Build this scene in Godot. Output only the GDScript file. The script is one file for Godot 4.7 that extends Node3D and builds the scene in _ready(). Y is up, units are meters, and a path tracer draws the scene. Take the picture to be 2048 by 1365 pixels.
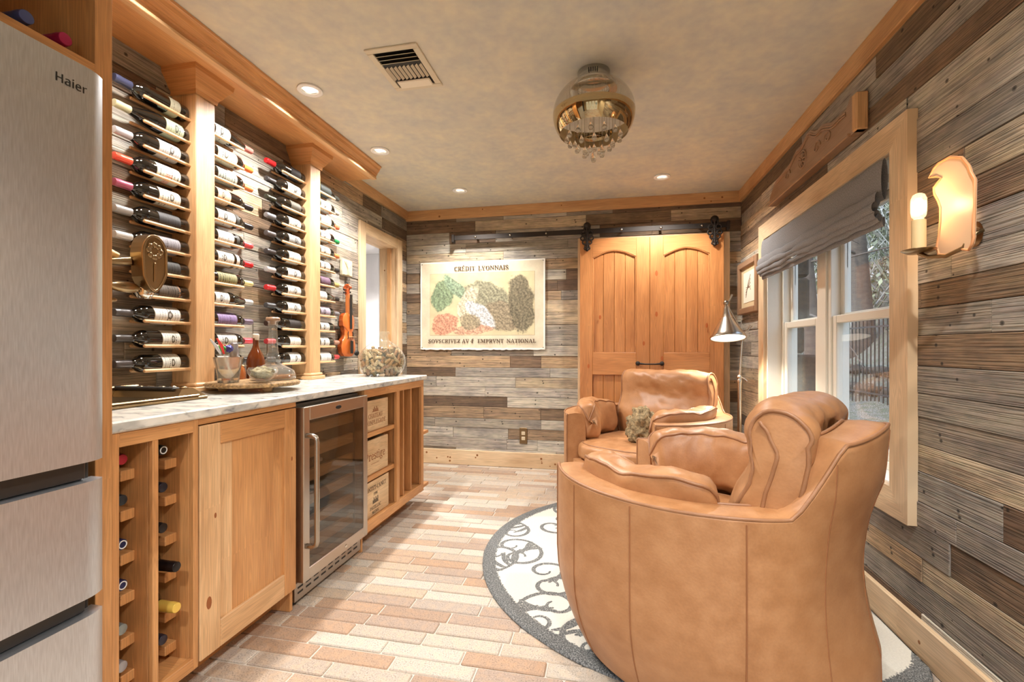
extends Node3D
# Room axes: +x towards the window wall, -z towards the wall with the sliding door, y up, metres.
const XL := -1.93      # face of left wall
const XR := 1.105      # face of window wall
const ZB := -4.25      # face of back wall
const ZF := 1.9        # wall behind the camera
const H := 2.44
var rng := RandomNumberGenerator.new()
var M := {}
var T := {}
var used := {}

func _ready():
	rng.seed = 77
	# ---- camera, sky, exposure
	var cam := Camera3D.new()
	cam.name = "camera"
	cam.projection = Camera3D.PROJECTION_FRUSTUM
	cam.near = 0.05
	cam.far = 200.0
	cam.size = 2.0 * 0.05 * 682.5 / 930.0
	cam.frustum_offset = Vector2(0, 0.05 * 13.5 / 930.0)
	cam.position = Vector3(0, 1.112, 0)
	cam.rotation_degrees = Vector3(0, 11.66, 0)
	add_child(cam)
	cam.current = true
	var we := WorldEnvironment.new()
	we.name = "world_environment"
	var env := Environment.new()
	env.background_mode = Environment.BG_SKY
	var sky := Sky.new()
	var sm := ProceduralSkyMaterial.new()
	sm.sky_top_color = Color(0.62, 0.70, 0.82)
	sm.sky_horizon_color = Color(0.80, 0.84, 0.88)
	sm.ground_bottom_color = Color(0.42, 0.42, 0.40)
	sm.ground_horizon_color = Color(0.66, 0.68, 0.68)
	sm.energy_multiplier = 7.5
	sky.sky_material = sm
	env.sky = sky
	env.tonemap_mode = Environment.TONE_MAPPER_LINEAR
	env.tonemap_exposure = 0.70
	env.sdfgi_enabled = true
	env.ssao_enabled = true
	env.ssil_enabled = true
	we.environment = env
	add_child(we)
	var sun := DirectionalLight3D.new()
	sun.name = "sun"
	sun.light_color = Color(1.0, 0.96, 0.90)
	sun.light_energy = 1.1
	sun.light_angular_distance = 6.0
	sun.shadow_enabled = true
	add_child(sun)
	# comes over the roof from behind the house and lights the bank only
	sun.look_at_from_position(Vector3.ZERO, Vector3(0.62, -0.74, -0.22))
	# ---- the place
	make_textures()
	make_materials()
	build_lights()
	build_floor()
	build_walls()
	build_ceiling()
	build_trim()
	build_window()
	build_outside()
	build_barn_door()
	build_doorway()
	build_soffit()
	build_base_cabinets()
	build_tall_cabinet()
	build_fridge()
	build_wine_cooler()
	build_racks()
	build_counter_things()
	build_wall_things()
	build_rug()
	build_chairs()
	build_lamps()

# ---------------------------------------------------------------- mesh builder
class G:
	var v := PackedVector3Array()
	var n := PackedVector3Array()
	var uv := PackedVector2Array()
	var c := PackedColorArray()
	var ix := PackedInt32Array()
	var col := Color(1, 1, 1)
	func vert(p: Vector3, nn: Vector3, t: Vector2) -> int:
		v.append(p); n.append(nn); uv.append(t); c.append(col)
		return v.size() - 1
	func face(ps: Array, out: Vector3, ts: Array = []):
		# convex polygon, flat, facing "out"; front faces run clockwise
		var nn: Vector3 = (ps[1] - ps[0]).cross(ps[2] - ps[0]).normalized()
		if nn.length() < 0.5 and ps.size() > 3:
			nn = (ps[2] - ps[0]).cross(ps[3] - ps[0]).normalized()
		var flip: bool = nn.dot(out) > 0.0
		if not flip:
			nn = -nn
		var base := v.size()
		for i in ps.size():
			vert(ps[i], nn, ts[i] if ts.size() > i else Vector2(ps[i].x, ps[i].y))
		for i in range(1, ps.size() - 1):
			if flip:
				ix.append_array([base, base + i + 1, base + i])
			else:
				ix.append_array([base, base + i, base + i + 1])
	func cbox(xf: Transform3D, size: Vector3, b := 0.0, grain := 0, off := Vector2.ZERO):
		# box with chamfered edges; uv in metres, u along the grain axis
		var h := size * 0.5
		b = minf(b, minf(h.x, minf(h.y, h.z)) * 0.9)
		var ax := [Vector3.RIGHT, Vector3.UP, Vector3.BACK]
		var q := func(p: Vector3, d: int) -> Vector2:
			var g := grain
			var w: float
			if d == g:
				return off + Vector2(p[(g + 1) % 3], p[(g + 2) % 3])
			w = p[3 - d - g]
			return off + Vector2(p[g], w + p[d] * 0.37)
		for d in 3:
			var e := (d + 1) % 3
			var f := (d + 2) % 3
			for s in [-1.0, 1.0]:
				var ps := []
				var ts := []
				for k in [[-1, -1], [1, -1], [1, 1], [-1, 1]]:
					var p := Vector3.ZERO
					p[d] = s * h[d]; p[e] = k[0] * (h[e] - b); p[f] = k[1] * (h[f] - b)
					ts.append(q.call(p, d))
					ps.append(xf * p)
				face(ps, xf.basis * (ax[d] * s), ts)
		if b <= 0.0:
			return
		for d in 3:  # edges along d
			var e := (d + 1) % 3
			var f := (d + 2) % 3
			for s in [-1.0, 1.0]:
				for t in [-1.0, 1.0]:
					var ps := []
					var ts := []
					for k in [[-1, 0], [1, 0], [1, 1], [-1, 1]]:
						var p := Vector3.ZERO
						p[d] = k[0] * (h[d] - b)
						p[e] = s * (h[e] - (b if k[1] else 0.0))
						p[f] = t * (h[f] - (0.0 if k[1] else b))
						ts.append(q.call(p, e if d != e else f))
						ps.append(xf * p)
					face(ps, xf.basis * (ax[e] * s + ax[f] * t), ts)
		for sx in [-1.0, 1.0]:
			for sy in [-1.0, 1.0]:
				for sz in [-1.0, 1.0]:
					var k := Vector3(sx, sy, sz)
					var ps := []
					for d in 3:
						var p := k * h
						for e in 3:
							if e != d:
								p[e] = k[e] * (h[e] - b)
						ps.append(xf * p)
					face(ps, xf.basis * k)
	func box(a: Vector3, b: Vector3, bev := 0.0, grain := 0, off := Vector2.ZERO):
		var lo := Vector3(minf(a.x, b.x), minf(a.y, b.y), minf(a.z, b.z))
		var hi := Vector3(maxf(a.x, b.x), maxf(a.y, b.y), maxf(a.z, b.z))
		cbox(Transform3D(Basis(), (lo + hi) * 0.5), hi - lo, bev, grain, off)
	func grid(rows: Array, close_u := false, sgn := 1.0, us := 1.0, vs := 1.0):
		# rows of points, smooth normals
		var nr := rows.size()
		var nc: int = rows[0].size()
		var base := v.size()
		for i in nr:
			for j in nc:
				var p: Vector3 = rows[i][j]
				var j0 := j - 1
				var j1 := j + 1
				if close_u:
					j0 = (j - 1 + nc) % nc; j1 = (j + 1) % nc
				else:
					j0 = maxi(j0, 0); j1 = mini(j1, nc - 1)
				var du: Vector3 = rows[i][j1] - rows[i][j0]
				var dv: Vector3 = rows[mini(i + 1, nr - 1)][j] - rows[maxi(i - 1, 0)][j]
				var nn := du.cross(dv)
				if nn.length() < 1e-12:
					var i2 := 1 if i == 0 else nr - 2
					for q in (nc if close_u else nc - 1):
						nn += (rows[i2][q] - p).cross(rows[i2][(q + 1) % nc] - p) * (-1.0 if i == 0 else 1.0)
				vert(p, nn.normalized() * sgn, Vector2(us * j / float(nc if close_u else nc - 1), vs * i / float(nr - 1)))
		var m := nc if close_u else nc - 1
		for i in nr - 1:
			for j in m:
				var a := base + i * nc + j
				var b := base + i * nc + (j + 1) % nc
				var c2 := a + nc
				var d := b + nc
				if sgn > 0.0:
					ix.append_array([a, c2, b, b, c2, d])
				else:
					ix.append_array([a, b, c2, b, d, c2])
	func lathe(xf: Transform3D, prof: Array, seg := 24, us := 1.0):
		# prof: Vector2(radius, height) from bottom to top (outside)
		var rows := []
		for p in prof:
			var r := []
			for k in seg:
				var a := TAU * k / seg
				r.append(xf * Vector3(p.x * cos(a), p.y, -p.x * sin(a)))
			rows.append(r)
		grid(rows, true, 1.0, us, 1.0)
	func tube(pts: Array, rad, seg := 8, closed := false, caps := true):
		var rows := []
		var np := pts.size()
		var up := Vector3.ZERO
		for i in np:
			var t: Vector3
			if closed:
				t = (pts[(i + 1) % np] - pts[(i - 1 + np) % np]).normalized()
			else:
				t = (pts[mini(i + 1, np - 1)] - pts[maxi(i - 1, 0)]).normalized()
			if up == Vector3.ZERO:
				up = t.cross(Vector3.UP if absf(t.y) < 0.9 else Vector3.RIGHT).normalized()
			up = (up - t * up.dot(t)).normalized()
			var w := t.cross(up)
			var r: float = rad[i] if rad is Array else rad
			var row := []
			for k in seg:
				var a := TAU * k / seg
				row.append(pts[i] + (up * cos(a) + w * sin(a)) * r)
			rows.append(row)
		if closed:
			rows.append(rows[0])
		elif caps:
			var f := []
			var l := []
			for k in seg:
				f.append(pts[0]); l.append(pts[np - 1])
			rows.push_front(f)
			rows.push_back(l)
		grid(rows, true, 1.0)
	func prism(poly: PackedVector2Array, depth: float, xf: Transform3D, ugrain := 0):
		# poly in local xy, extruded from z=0 to z=depth
		var tri := Geometry2D.triangulate_polygon(poly)
		for s in [0.0, depth]:
			for k in range(0, tri.size(), 3):
				var ps := []
				var ts := []
				for q in 3:
					var p := poly[tri[k + q]]
					ps.append(xf * Vector3(p.x, p.y, s))
					ts.append(p if ugrain == 0 else Vector2(p.y, p.x))
				face(ps, xf.basis * (Vector3.BACK if s > 0.0 else Vector3.FORWARD), ts)
		var area := 0.0
		for i in poly.size():
			var p := poly[i]
			var q := poly[(i + 1) % poly.size()]
			area += p.x * q.y - q.x * p.y
		for i in poly.size():
			var p := poly[i]
			var q := poly[(i + 1) % poly.size()]
			var e := q - p
			var o := Vector3(e.y, -e.x, 0) * signf(area)
			var u0 := p if ugrain == 0 else Vector2(p.y, p.x)
			var u1 := q if ugrain == 0 else Vector2(q.y, q.x)
			face([xf * Vector3(p.x, p.y, 0), xf * Vector3(q.x, q.y, 0), xf * Vector3(q.x, q.y, depth), xf * Vector3(p.x, p.y, depth)], xf.basis * o, [u0, u1, u1 + Vector2(depth, 0), u0 + Vector2(depth, 0)])
	func mesh() -> ArrayMesh:
		var a := []
		a.resize(Mesh.ARRAY_MAX)
		a[Mesh.ARRAY_VERTEX] = v
		a[Mesh.ARRAY_NORMAL] = n
		a[Mesh.ARRAY_TEX_UV] = uv
		a[Mesh.ARRAY_COLOR] = c
		a[Mesh.ARRAY_INDEX] = ix
		var m := ArrayMesh.new()
		m.add_surface_from_arrays(Mesh.PRIMITIVE_TRIANGLES, a)
		return m

# ---------------------------------------------------------------- scene helpers
func numbered(base: String) -> String:
	if not used.has(base):
		used[base] = 0
		return base
	used[base] += 1
	return "%s_%03d" % [base, used[base]]

func put(called: String, g, mat: Material, parent: Node = self) -> MeshInstance3D:
	var o := MeshInstance3D.new()
	o.name = numbered(called) if parent == self else called
	o.mesh = g.mesh() if g is G else g
	o.material_override = mat
	parent.add_child(o, true)
	return o

func tag(o: Node, label: String, category: String, group := ""):
	o.set_meta("label", label)
	o.set_meta("category", category)
	if group:
		o.set_meta("group", group)

func thing(called: String, label: String, category: String, at := Vector3.ZERO, turn := 0.0, group := "") -> Node3D:
	var o := Node3D.new()
	o.name = numbered(called)
	add_child(o)
	o.position = at
	o.rotation.y = turn
	tag(o, label, category, group)
	return o

func setting(called: String) -> Node3D:
	var o := Node3D.new()
	o.name = called
	add_child(o)
	o.set_meta("kind", "structure")
	return o

func lin(r: float, g: float, b: float) -> Color:
	return Color(r / 255.0, g / 255.0, b / 255.0).srgb_to_linear()

func c8(r: float, g: float, b: float) -> Color:
	return Color(r / 255.0, g / 255.0, b / 255.0)

func mv(x: float, y: float, z: float) -> Transform3D:
	return Transform3D(Basis(), Vector3(x, y, z))

func rot(axis: Vector3, deg: float, at := Vector3.ZERO) -> Transform3D:
	return Transform3D(Basis(axis, deg_to_rad(deg)), at)

func roff() -> Vector2:
	return Vector2(rng.randf() * 7.0, rng.randf() * 7.0)

func bx(called: String, a: Vector3, b: Vector3, mat: Material, parent: Node, bev := 0.002, grain := 0) -> MeshInstance3D:
	# a box as one mesh placed at its own centre
	var g := G.new()
	var ctr := (a + b) * 0.5
	var sz := (b - a).abs()
	g.cbox(Transform3D(), sz, bev, grain, roff())
	var o := put(called, g, mat, parent)
	o.position = ctr
	return o

func text(called: String, s: String, size: float, depth: float, mat: Material, parent: Node, font := "Droid Serif", weight := 400) -> MeshInstance3D:
	var t := TextMesh.new()
	var f := SystemFont.new()
	f.font_names = PackedStringArray([font])
	f.font_weight = weight
	t.font = f
	t.text = s
	t.font_size = 64
	t.pixel_size = size / 64.0
	t.depth = depth
	return put(called, t, mat, parent)

# ---------------------------------------------------------------- textures
func noise_img(w: int, h: int, freq: float, sd: int, octaves := 3) -> Image:
	var n := FastNoiseLite.new()
	n.noise_type = FastNoiseLite.TYPE_SIMPLEX_SMOOTH
	n.seed = sd
	n.frequency = freq
	n.fractal_octaves = octaves
	var im := n.get_seamless_image(w, h)
	im.convert(Image.FORMAT_L8)
	return im

func stretched(w: int, h: int, nw: int, nh: int, freq: float, sd: int, octaves := 3) -> PackedByteArray:
	var im := noise_img(nw, nh, freq, sd, octaves)
	im.resize(w, h, Image.INTERPOLATE_CUBIC)
	return im.get_data()

func tex(w: int, h: int, f: Callable) -> ImageTexture:
	var d := PackedByteArray()
	d.resize(w * h * 3)
	var k := 0
	for y in h:
		for x in w:
			var c: Color = f.call(x, y)
			d[k] = int(clampf(c.r, 0, 1) * 255.0)
			d[k + 1] = int(clampf(c.g, 0, 1) * 255.0)
			d[k + 2] = int(clampf(c.b, 0, 1) * 255.0)
			k += 3
	var im := Image.create_from_data(w, h, false, Image.FORMAT_RGB8, d)
	im.generate_mipmaps()
	return ImageTexture.create_from_image(im)

func make_textures():
	# weathered barn wood: u along the grain; 1 tile = 1.2 m x 0.3 m
	var w := 1024
	var h := 512
	var a := stretched(w, h, 24, 512, 0.10, 1, 4)
	var b := stretched(w, h, 96, 128, 0.03, 2, 4)
	var c := stretched(w, h, 256, 256, 0.05, 3, 4)
	var gr := func(x: int, y: int) -> Color:
		var i := y * w + x
		var l := a[i] / 255.0
		var m := b[i] / 255.0
		var s := c[i] / 255.0
		var t := 0.88 + 0.24 * (m - 0.5) + 0.16 * (s - 0.5)
		t -= 0.26 * pow(clampf((0.50 - l) * 3.0, 0, 1), 1.3)
		t += 0.10 * clampf((l - 0.55) * 4.0, 0, 1)
		return Color(t * (1.0 + 0.05 * (s - 0.5)), t, t * (1.0 - 0.07 * (m - 0.4)))
	# nail holes and small knots
	var kr := RandomNumberGenerator.new()
	kr.seed = 15
	var kn := []
	for k in 16:
		kn.append([kr.randf() * w, kr.randf() * h, kr.randf_range(3.0, 8.0)])
	var gk := func(x: int, y: int) -> Color:
		var c0: Color = gr.call(x, y)
		for k in kn:
			var dx: float = absf(x - k[0])
			if dx < 14.0:
				var e := Vector2(dx, (y - k[1]) * 0.55).length()
				if e < k[2]:
					return c0 * lerpf(0.25, 0.8, e / k[2])
		return c0
	T.barn = tex(w, h, gk)
	T.barn_h = tex(w, h, func(x: int, y: int) -> Color:
		var l := a[y * w + x] / 255.0
		return Color(1, 1, 1) * (0.55 + 0.45 * clampf((l - 0.3) * 3.0, 0, 1) - 0.2 * (1.0 - b[y * w + x] / 255.0)))
	# smoother wood: alder and pine
	var a2 := stretched(w, h, 32, 256, 0.05, 11, 4)
	var b2 := stretched(w, h, 64, 64, 0.035, 12, 3)
	var c2 := stretched(w, h, 20, 512, 0.20, 13, 3)
	T.wood = tex(w, h, func(x: int, y: int) -> Color:
		var i := y * w + x
		var l := a2[i] / 255.0
		var m := b2[i] / 255.0
		var s := c2[i] / 255.0
		var ring := 0.5 + 0.5 * sin(l * 26.0 + m * 9.0)
		var t := 0.90 + 0.14 * (m - 0.5) - 0.07 * ring + 0.10 * (s - 0.5)
		return Color(minf(t * 1.02, 1.0), t * (0.97 + 0.06 * (m - 0.5)), t * (0.93 + 0.12 * (m - 0.5))))
	# plaster ceiling
	var p1 := noise_img(512, 512, 0.012, 21, 5).get_data()
	var p2 := noise_img(512, 512, 0.05, 22, 4).get_data()
	T.plaster = tex(512, 512, func(x: int, y: int) -> Color:
		var i := y * 512 + x
		var m := p1[i] / 255.0 - 0.5
		var s := p2[i] / 255.0 - 0.5
		var t := 0.90 + 0.10 * m + 0.07 * s
		return Color(t, t * (1.0 - 0.03 * m), t * (1.0 - 0.10 * m - 0.05 * s)))
	# brick face
	var q1 := noise_img(512, 512, 0.02, 31, 5).get_data()
	var q2 := noise_img(512, 512, 0.12, 32, 3).get_data()
	T.brick = tex(512, 512, func(x: int, y: int) -> Color:
		var i := y * 512 + x
		var m := q1[i] / 255.0
		var s := q2[i] / 255.0
		var wsh := clampf((m - 0.48) * 5.0, 0, 1) * 0.75
		var t := 0.86 + 0.22 * (s - 0.5)
		return Color(t, t, t).lerp(Color(0.93, 0.90, 0.86), wsh * 0.8) - Color(1, 1, 1) * 0.15 * clampf((0.32 - s) * 5.0, 0, 1))
	# leather
	var l1 := noise_img(512, 512, 0.010, 41, 4).get_data()
	var l2 := noise_img(512, 512, 0.09, 42, 3).get_data()
	T.leather = tex(512, 512, func(x: int, y: int) -> Color:
		var i := y * 512 + x
		var m := l1[i] / 255.0 - 0.5
		var s := l2[i] / 255.0 - 0.5
		var t := 0.90 + 0.13 * m + 0.06 * s
		return Color(t, t * (1.0 + 0.06 * m), t * (1.0 + 0.14 * m)))
	T.leather_h = tex(512, 512, func(x: int, y: int) -> Color:
		return Color(1, 1, 1) * (0.3 + 0.5 * l2[y * 512 + x] / 255.0 + 0.2 * l1[y * 512 + x] / 255.0))
	# marble: grey veins across white-green stone
	var m1 := stretched(1024, 512, 128, 256, 0.02, 51, 5)
	var m2 := stretched(1024, 512, 256, 512, 0.03, 52, 4)
	T.marble = tex(1024, 512, func(x: int, y: int) -> Color:
		var i := y * 1024 + x
		var m := m1[i] / 255.0
		var s := m2[i] / 255.0
		var vein := pow(1.0 - absf(sin((m * 9.0 + s * 2.0))), 5.0)
		var c0 := Color(0.90, 0.895, 0.86).lerp(Color(0.74, 0.755, 0.745), clampf((s - 0.42) * 2.6, 0, 1))
		return c0.lerp(Color(0.42, 0.43, 0.45), vein * 0.75 * clampf(s * 1.6 - 0.3, 0, 1)))
	# felt
	var f1 := noise_img(256, 256, 0.10, 61, 3).get_data()
	T.felt = tex(256, 256, func(x: int, y: int) -> Color:
		return Color(1, 1, 1) * (0.80 + 0.34 * (f1[y * 256 + x] / 255.0 - 0.5)))
	# brushed steel
	var s1 := stretched(256, 512, 512, 32, 0.2, 71, 3)
	T.steel = tex(256, 512, func(x: int, y: int) -> Color:
		return Color(1, 1, 1) * (0.92 + 0.12 * (s1[y * 256 + x] / 255.0 - 0.5)))
	# leaf litter and hillside
	var h1 := noise_img(512, 512, 0.16, 81, 3).get_data()
	var h2 := noise_img(512, 512, 0.015, 82, 4).get_data()
	T.litter = tex(512, 512, func(x: int, y: int) -> Color:
		var i := y * 512 + x
		var s := h1[i] / 255.0
		var m := h2[i] / 255.0
		var c0 := Color(0.30, 0.29, 0.25).lerp(Color(0.72, 0.71, 0.68), clampf((s - 0.40) * 4.0, 0, 1))
		return c0.lerp(Color(0.33, 0.38, 0.24), clampf((m - 0.5) * 3.0, 0, 0.6)))
	var r1 := noise_img(512, 512, 0.025, 91, 5).get_data()
	T.rock = tex(512, 512, func(x: int, y: int) -> Color:
		var i := y * 512 + x
		var s := r1[i] / 255.0
		var q := q2[i] / 255.0
		return Color(0.86, 0.82, 0.74) * (0.62 + 0.7 * (s - 0.35) + 0.25 * (q - 0.5)))
	# printed wine labels: paper with faint lines of print
	T.labels = []
	for k in 6:
		var r := RandomNumberGenerator.new()
		r.seed = 300 + k
		var im := Image.create(128, 128, false, Image.FORMAT_RGB8)
		im.fill(Color(1, 1, 1))
		var ink := Color(0.30, 0.28, 0.26)
		for q in 7:
			var y := 14 + q * 15 + r.randi_range(-3, 3)
			var wd := r.randi_range(24, 90)
			var th := 2 if r.randf() < 0.7 else 6
			var x := 64 - wd / 2
			while x < 64 + wd / 2:
				var l := r.randi_range(2, 6)
				im.fill_rect(Rect2i(x, y, l, th), ink.lerp(Color(1, 1, 1), r.randf() * 0.6))
				x += l + r.randi_range(1, 3)
		if k % 2 == 0:
			for yy in range(40, 66):
				for xx in range(48, 80):
					var e := Vector2((xx - 64) / 15.0, (yy - 53) / 12.0).length()
					if absf(e - 0.8) < 0.22 or r.randf() < 0.25 and e < 0.7:
						im.set_pixel(xx, yy, ink.lerp(Color(0.7, 0.6, 0.45), r.randf() * 0.5))
		im.fill_rect(Rect2i(0, 0, 128, 3), Color(0.6, 0.55, 0.45))
		im.fill_rect(Rect2i(0, 125, 128, 3), Color(0.6, 0.55, 0.45))
		T.labels.append(ImageTexture.create_from_image(im))

func mat(color: Color, rough := 0.6, metal := 0.0) -> StandardMaterial3D:
	var m := StandardMaterial3D.new()
	m.albedo_color = color
	m.roughness = rough
	m.metallic = metal
	return m

func tmat(tx: Texture2D, color: Color, rough: float, scale: Vector3, tri := false, hm: Texture2D = null, hs := 0.0) -> StandardMaterial3D:
	var m := mat(color, rough)
	m.albedo_texture = tx
	m.vertex_color_use_as_albedo = true
	m.uv1_scale = scale
	if tri:
		m.uv1_triplanar = true
		m.uv1_world_triplanar = true
	if hm:
		m.heightmap_enabled = true
		m.heightmap_texture = hm
		m.heightmap_scale = hs
	return m

func glass(tint: Color, alpha: float) -> StandardMaterial3D:
	var m := mat(Color(tint.r, tint.g, tint.b, alpha), 0.0)
	m.transparency = BaseMaterial3D.TRANSPARENCY_ALPHA
	return m

func make_materials():
	var ws := Vector3(0.83, 3.3, 1)
	M.barn = tmat(T.barn, Color(1, 1, 1), 0.78, ws, false, T.barn_h, 0.25)
	M.alder = tmat(T.wood, c8(221, 168, 110), 0.42, Vector3(0.7, 2.4, 1))
	M.maple = tmat(T.wood, c8(235, 198, 150), 0.45, Vector3(0.7, 2.4, 1))
	M.pine = tmat(T.wood, c8(232, 210, 174), 0.55, Vector3(0.6, 2.0, 1))
	M.pine_gold = tmat(T.wood, c8(220, 178, 126), 0.5, Vector3(0.6, 2.0, 1))
	M.door_wood = tmat(T.wood, c8(216, 153, 94), 0.42, Vector3(0.6, 2.0, 1))
	M.carved = tmat(T.wood, c8(168, 140, 114), 0.28, Vector3(0.6, 2.0, 1))
	M.plaster = tmat(T.plaster, c8(226, 221, 205), 0.85, Vector3(0.55, 0.55, 0.55), true)
	M.paint = mat(c8(214, 212, 212), 0.8)
	M.paint_warm = mat(c8(196, 180, 150), 0.8)
	M.brick = tmat(T.brick, Color(1, 1, 1), 0.62, Vector3(2.2, 2.2, 2.2), true, T.brick, 0.08)
	M.mortar = mat(c8(196, 188, 176), 0.9)
	M.leather = tmat(T.leather, c8(196, 141, 94), 0.42, Vector3(2.1, 2.1, 2.1), true, T.leather_h, 0.05)
	M.leather_pipe = tmat(T.leather, c8(170, 120, 82), 0.45, Vector3(2.1, 2.1, 2.1), true)
	M.seam = mat(c8(150, 98, 60), 0.6)
	M.marble = tmat(T.marble, Color(1, 1, 1), 0.16, Vector3(0.9, 0.9, 0.9), true)
	M.felt = tmat(T.felt, c8(164, 164, 166), 0.95, Vector3(6, 6, 6), true)
	M.steel = mat(c8(222, 227, 234), 0.36, 0.9)
	M.steel.albedo_texture = T.steel
	M.steel.uv1_triplanar = true
	M.steel.uv1_world_triplanar = true
	M.steel.uv1_scale = Vector3(3, 3, 3)
	M.steel_cool = mat(c8(188, 178, 168), 0.30, 1.0)
	M.chrome = mat(c8(215, 212, 205), 0.08, 1.0)
	M.nickel = mat(c8(178, 170, 158), 0.26, 1.0)
	M.bronze = mat(c8(150, 128, 96), 0.28, 1.0)
	M.iron = mat(c8(52, 46, 42), 0.55, 0.6)
	M.black = mat(c8(24, 23, 22), 0.5)
	M.dark = mat(c8(38, 36, 34), 0.6)
	M.white = mat(c8(240, 240, 238), 0.4)
	M.vinyl = mat(c8(226, 222, 208), 0.35)
	M.pane = glass(Color(0.9, 0.95, 0.95), 0.04)
	M.pane.metallic_specular = 0.3
	M.smoke = glass(c8(60, 48, 32), 0.36)
	M.smoke.cull_mode = BaseMaterial3D.CULL_DISABLED
	M.clear = glass(c8(225, 235, 230), 0.10)
	M.green_glass = glass(c8(200, 226, 208), 0.07)
	M.wine_glass = mat(c8(16, 13, 10), 0.04)
	M.wine_glass.clearcoat_enabled = true
	M.wine_glass.clearcoat = 1.0
	M.wine_glass.clearcoat_roughness = 0.03
	M.amber = mat(c8(96, 44, 16), 0.05)
	M.crystal = mat(c8(240, 236, 225), 0.02)
	M.crystal.refraction_enabled = true
	M.crystal.refraction_scale = 0.05
	M.crystal.transparency = BaseMaterial3D.TRANSPARENCY_ALPHA
	M.crystal.albedo_color.a = 0.12
	M.litter = tmat(T.litter, c8(210, 208, 200), 0.95, Vector3(0.55, 0.55, 0.55), true)
	M.hill = tmat(T.litter, c8(176, 182, 160), 0.95, Vector3(0.35, 0.35, 0.35), true)
	M.bark = tmat(T.barn, c8(112, 98, 86), 0.9, Vector3(2, 2, 2), true)
	M.rock = tmat(T.rock, Color(1, 1, 1), 0.9, Vector3(1.6, 1.6, 1.6), true, T.rock, 0.4)
	M.cork = tmat(T.rock, c8(255, 244, 222), 0.9, Vector3(9, 9, 9), true)
	M.glow = mat(Color(1, 1, 1), 0.5)
	M.glow.emission_enabled = true
	M.glow.emission = Color(1, 0.95, 0.86)
	M.glow.emission_energy_multiplier = 3.0
	M.ink = mat(c8(70, 62, 54), 0.8)
	M.plain = mat(Color(1, 1, 1), 0.6)
	M.plain.vertex_color_use_as_albedo = true
	M.satin = mat(Color(1, 1, 1), 0.3)
	M.satin.vertex_color_use_as_albedo = true
	M.foil = mat(Color(1, 1, 1), 0.28, 0.35)
	M.foil.vertex_color_use_as_albedo = true
	M.label = []
	for t in T.labels:
		var m := mat(Color(1, 1, 1), 0.65)
		m.albedo_texture = t
		m.vertex_color_use_as_albedo = true
		M.label.append(m)

# ---------------------------------------------------------------- lights
func can_light(x: float, z: float, e: float, aim := Vector3.ZERO):
	var t := thing("recessed_light", "", "light", Vector3(x, H, z), 0.0, "recessed ceiling lights")
	var g := G.new()
	g.lathe(Transform3D(), [Vector2(0.060, -0.001), Vector2(0.062, -0.009), Vector2(0.044, -0.010), Vector2(0.041, 0.0), Vector2(0.040, 0.045)], 32)
	put("trim_ring", g, M.white, t)
	var d := G.new()
	d.lathe(Transform3D(), [Vector2(0.0, 0.012), Vector2(0.02, 0.010), Vector2(0.039, 0.014), Vector2(0.039, 0.03), Vector2(0, 0.031)], 24)
	put("lamp_face", d, M.glow, t)
	var s := SpotLight3D.new()
	s.name = "beam"
	s.light_color = Color(1.0, 0.985, 0.965)
	s.light_energy = e
	s.spot_angle = 68.0
	s.spot_angle_attenuation = 0.6
	s.spot_range = 12.0
	s.spot_attenuation = 2.0
	s.light_size = 0.035
	s.shadow_enabled = true
	t.add_child(s)
	s.position = Vector3(0, -0.012, 0)
	s.rotation_degrees = Vector3(-90, 0, 0)
	return t

func build_lights():
	var e := 4.0
	var e2 := 3.9
	var e3 := 3.2
	tag(can_light(-1.50, -2.13, e), "round white recessed ceiling light above the counter, beside the air vent", "light", "recessed ceiling lights")
	tag(can_light(-1.50, -2.88, e), "round white recessed ceiling light beside the end of the wooden soffit", "light", "recessed ceiling lights")
	tag(can_light(-1.22, -3.74, e3), "round white recessed ceiling light in the ceiling over the war loan poster", "light", "recessed ceiling lights")
	tag(can_light(0.41, -3.76, e3), "round white recessed ceiling light in front of the sliding double door", "light", "recessed ceiling lights")
	tag(can_light(-1.50, -1.38, 1.9), "round white recessed ceiling light above the corkscrew stand on the counter", "light", "recessed ceiling lights")  # out of view, continues the counter row and lights the near rack
	tag(can_light(-0.55, 0.55, e2), "round white recessed ceiling light above the entry end of the room", "light", "recessed ceiling lights")  # out of view behind the camera, lights the room from the entry end
	tag(can_light(0.55, 0.55, e2), "round white recessed ceiling light by the entry end of the window wall", "light", "recessed ceiling lights")  # also out of view, placed to light the window wall
	tag(can_light(0.62, -0.75, e2), "round white recessed ceiling light behind the nearer leather chair", "light", "recessed ceiling lights")  # out of view overhead, placed to light the outside of the nearer chair

# ---------------------------------------------------------------- floor
func to_px(p: Vector3) -> Vector2:
	var y := deg_to_rad(11.66)
	var q := p - Vector3(0, 1.112, 0)
	var d := q.x * -sin(y) + q.z * -cos(y)
	if d < 0.05:
		return Vector2(-9999, -9999)
	return Vector2(1024.0 + 930.0 * (q.x * cos(y) - q.z * sin(y)) / d, 696.0 - 930.0 * q.y / d)

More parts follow.
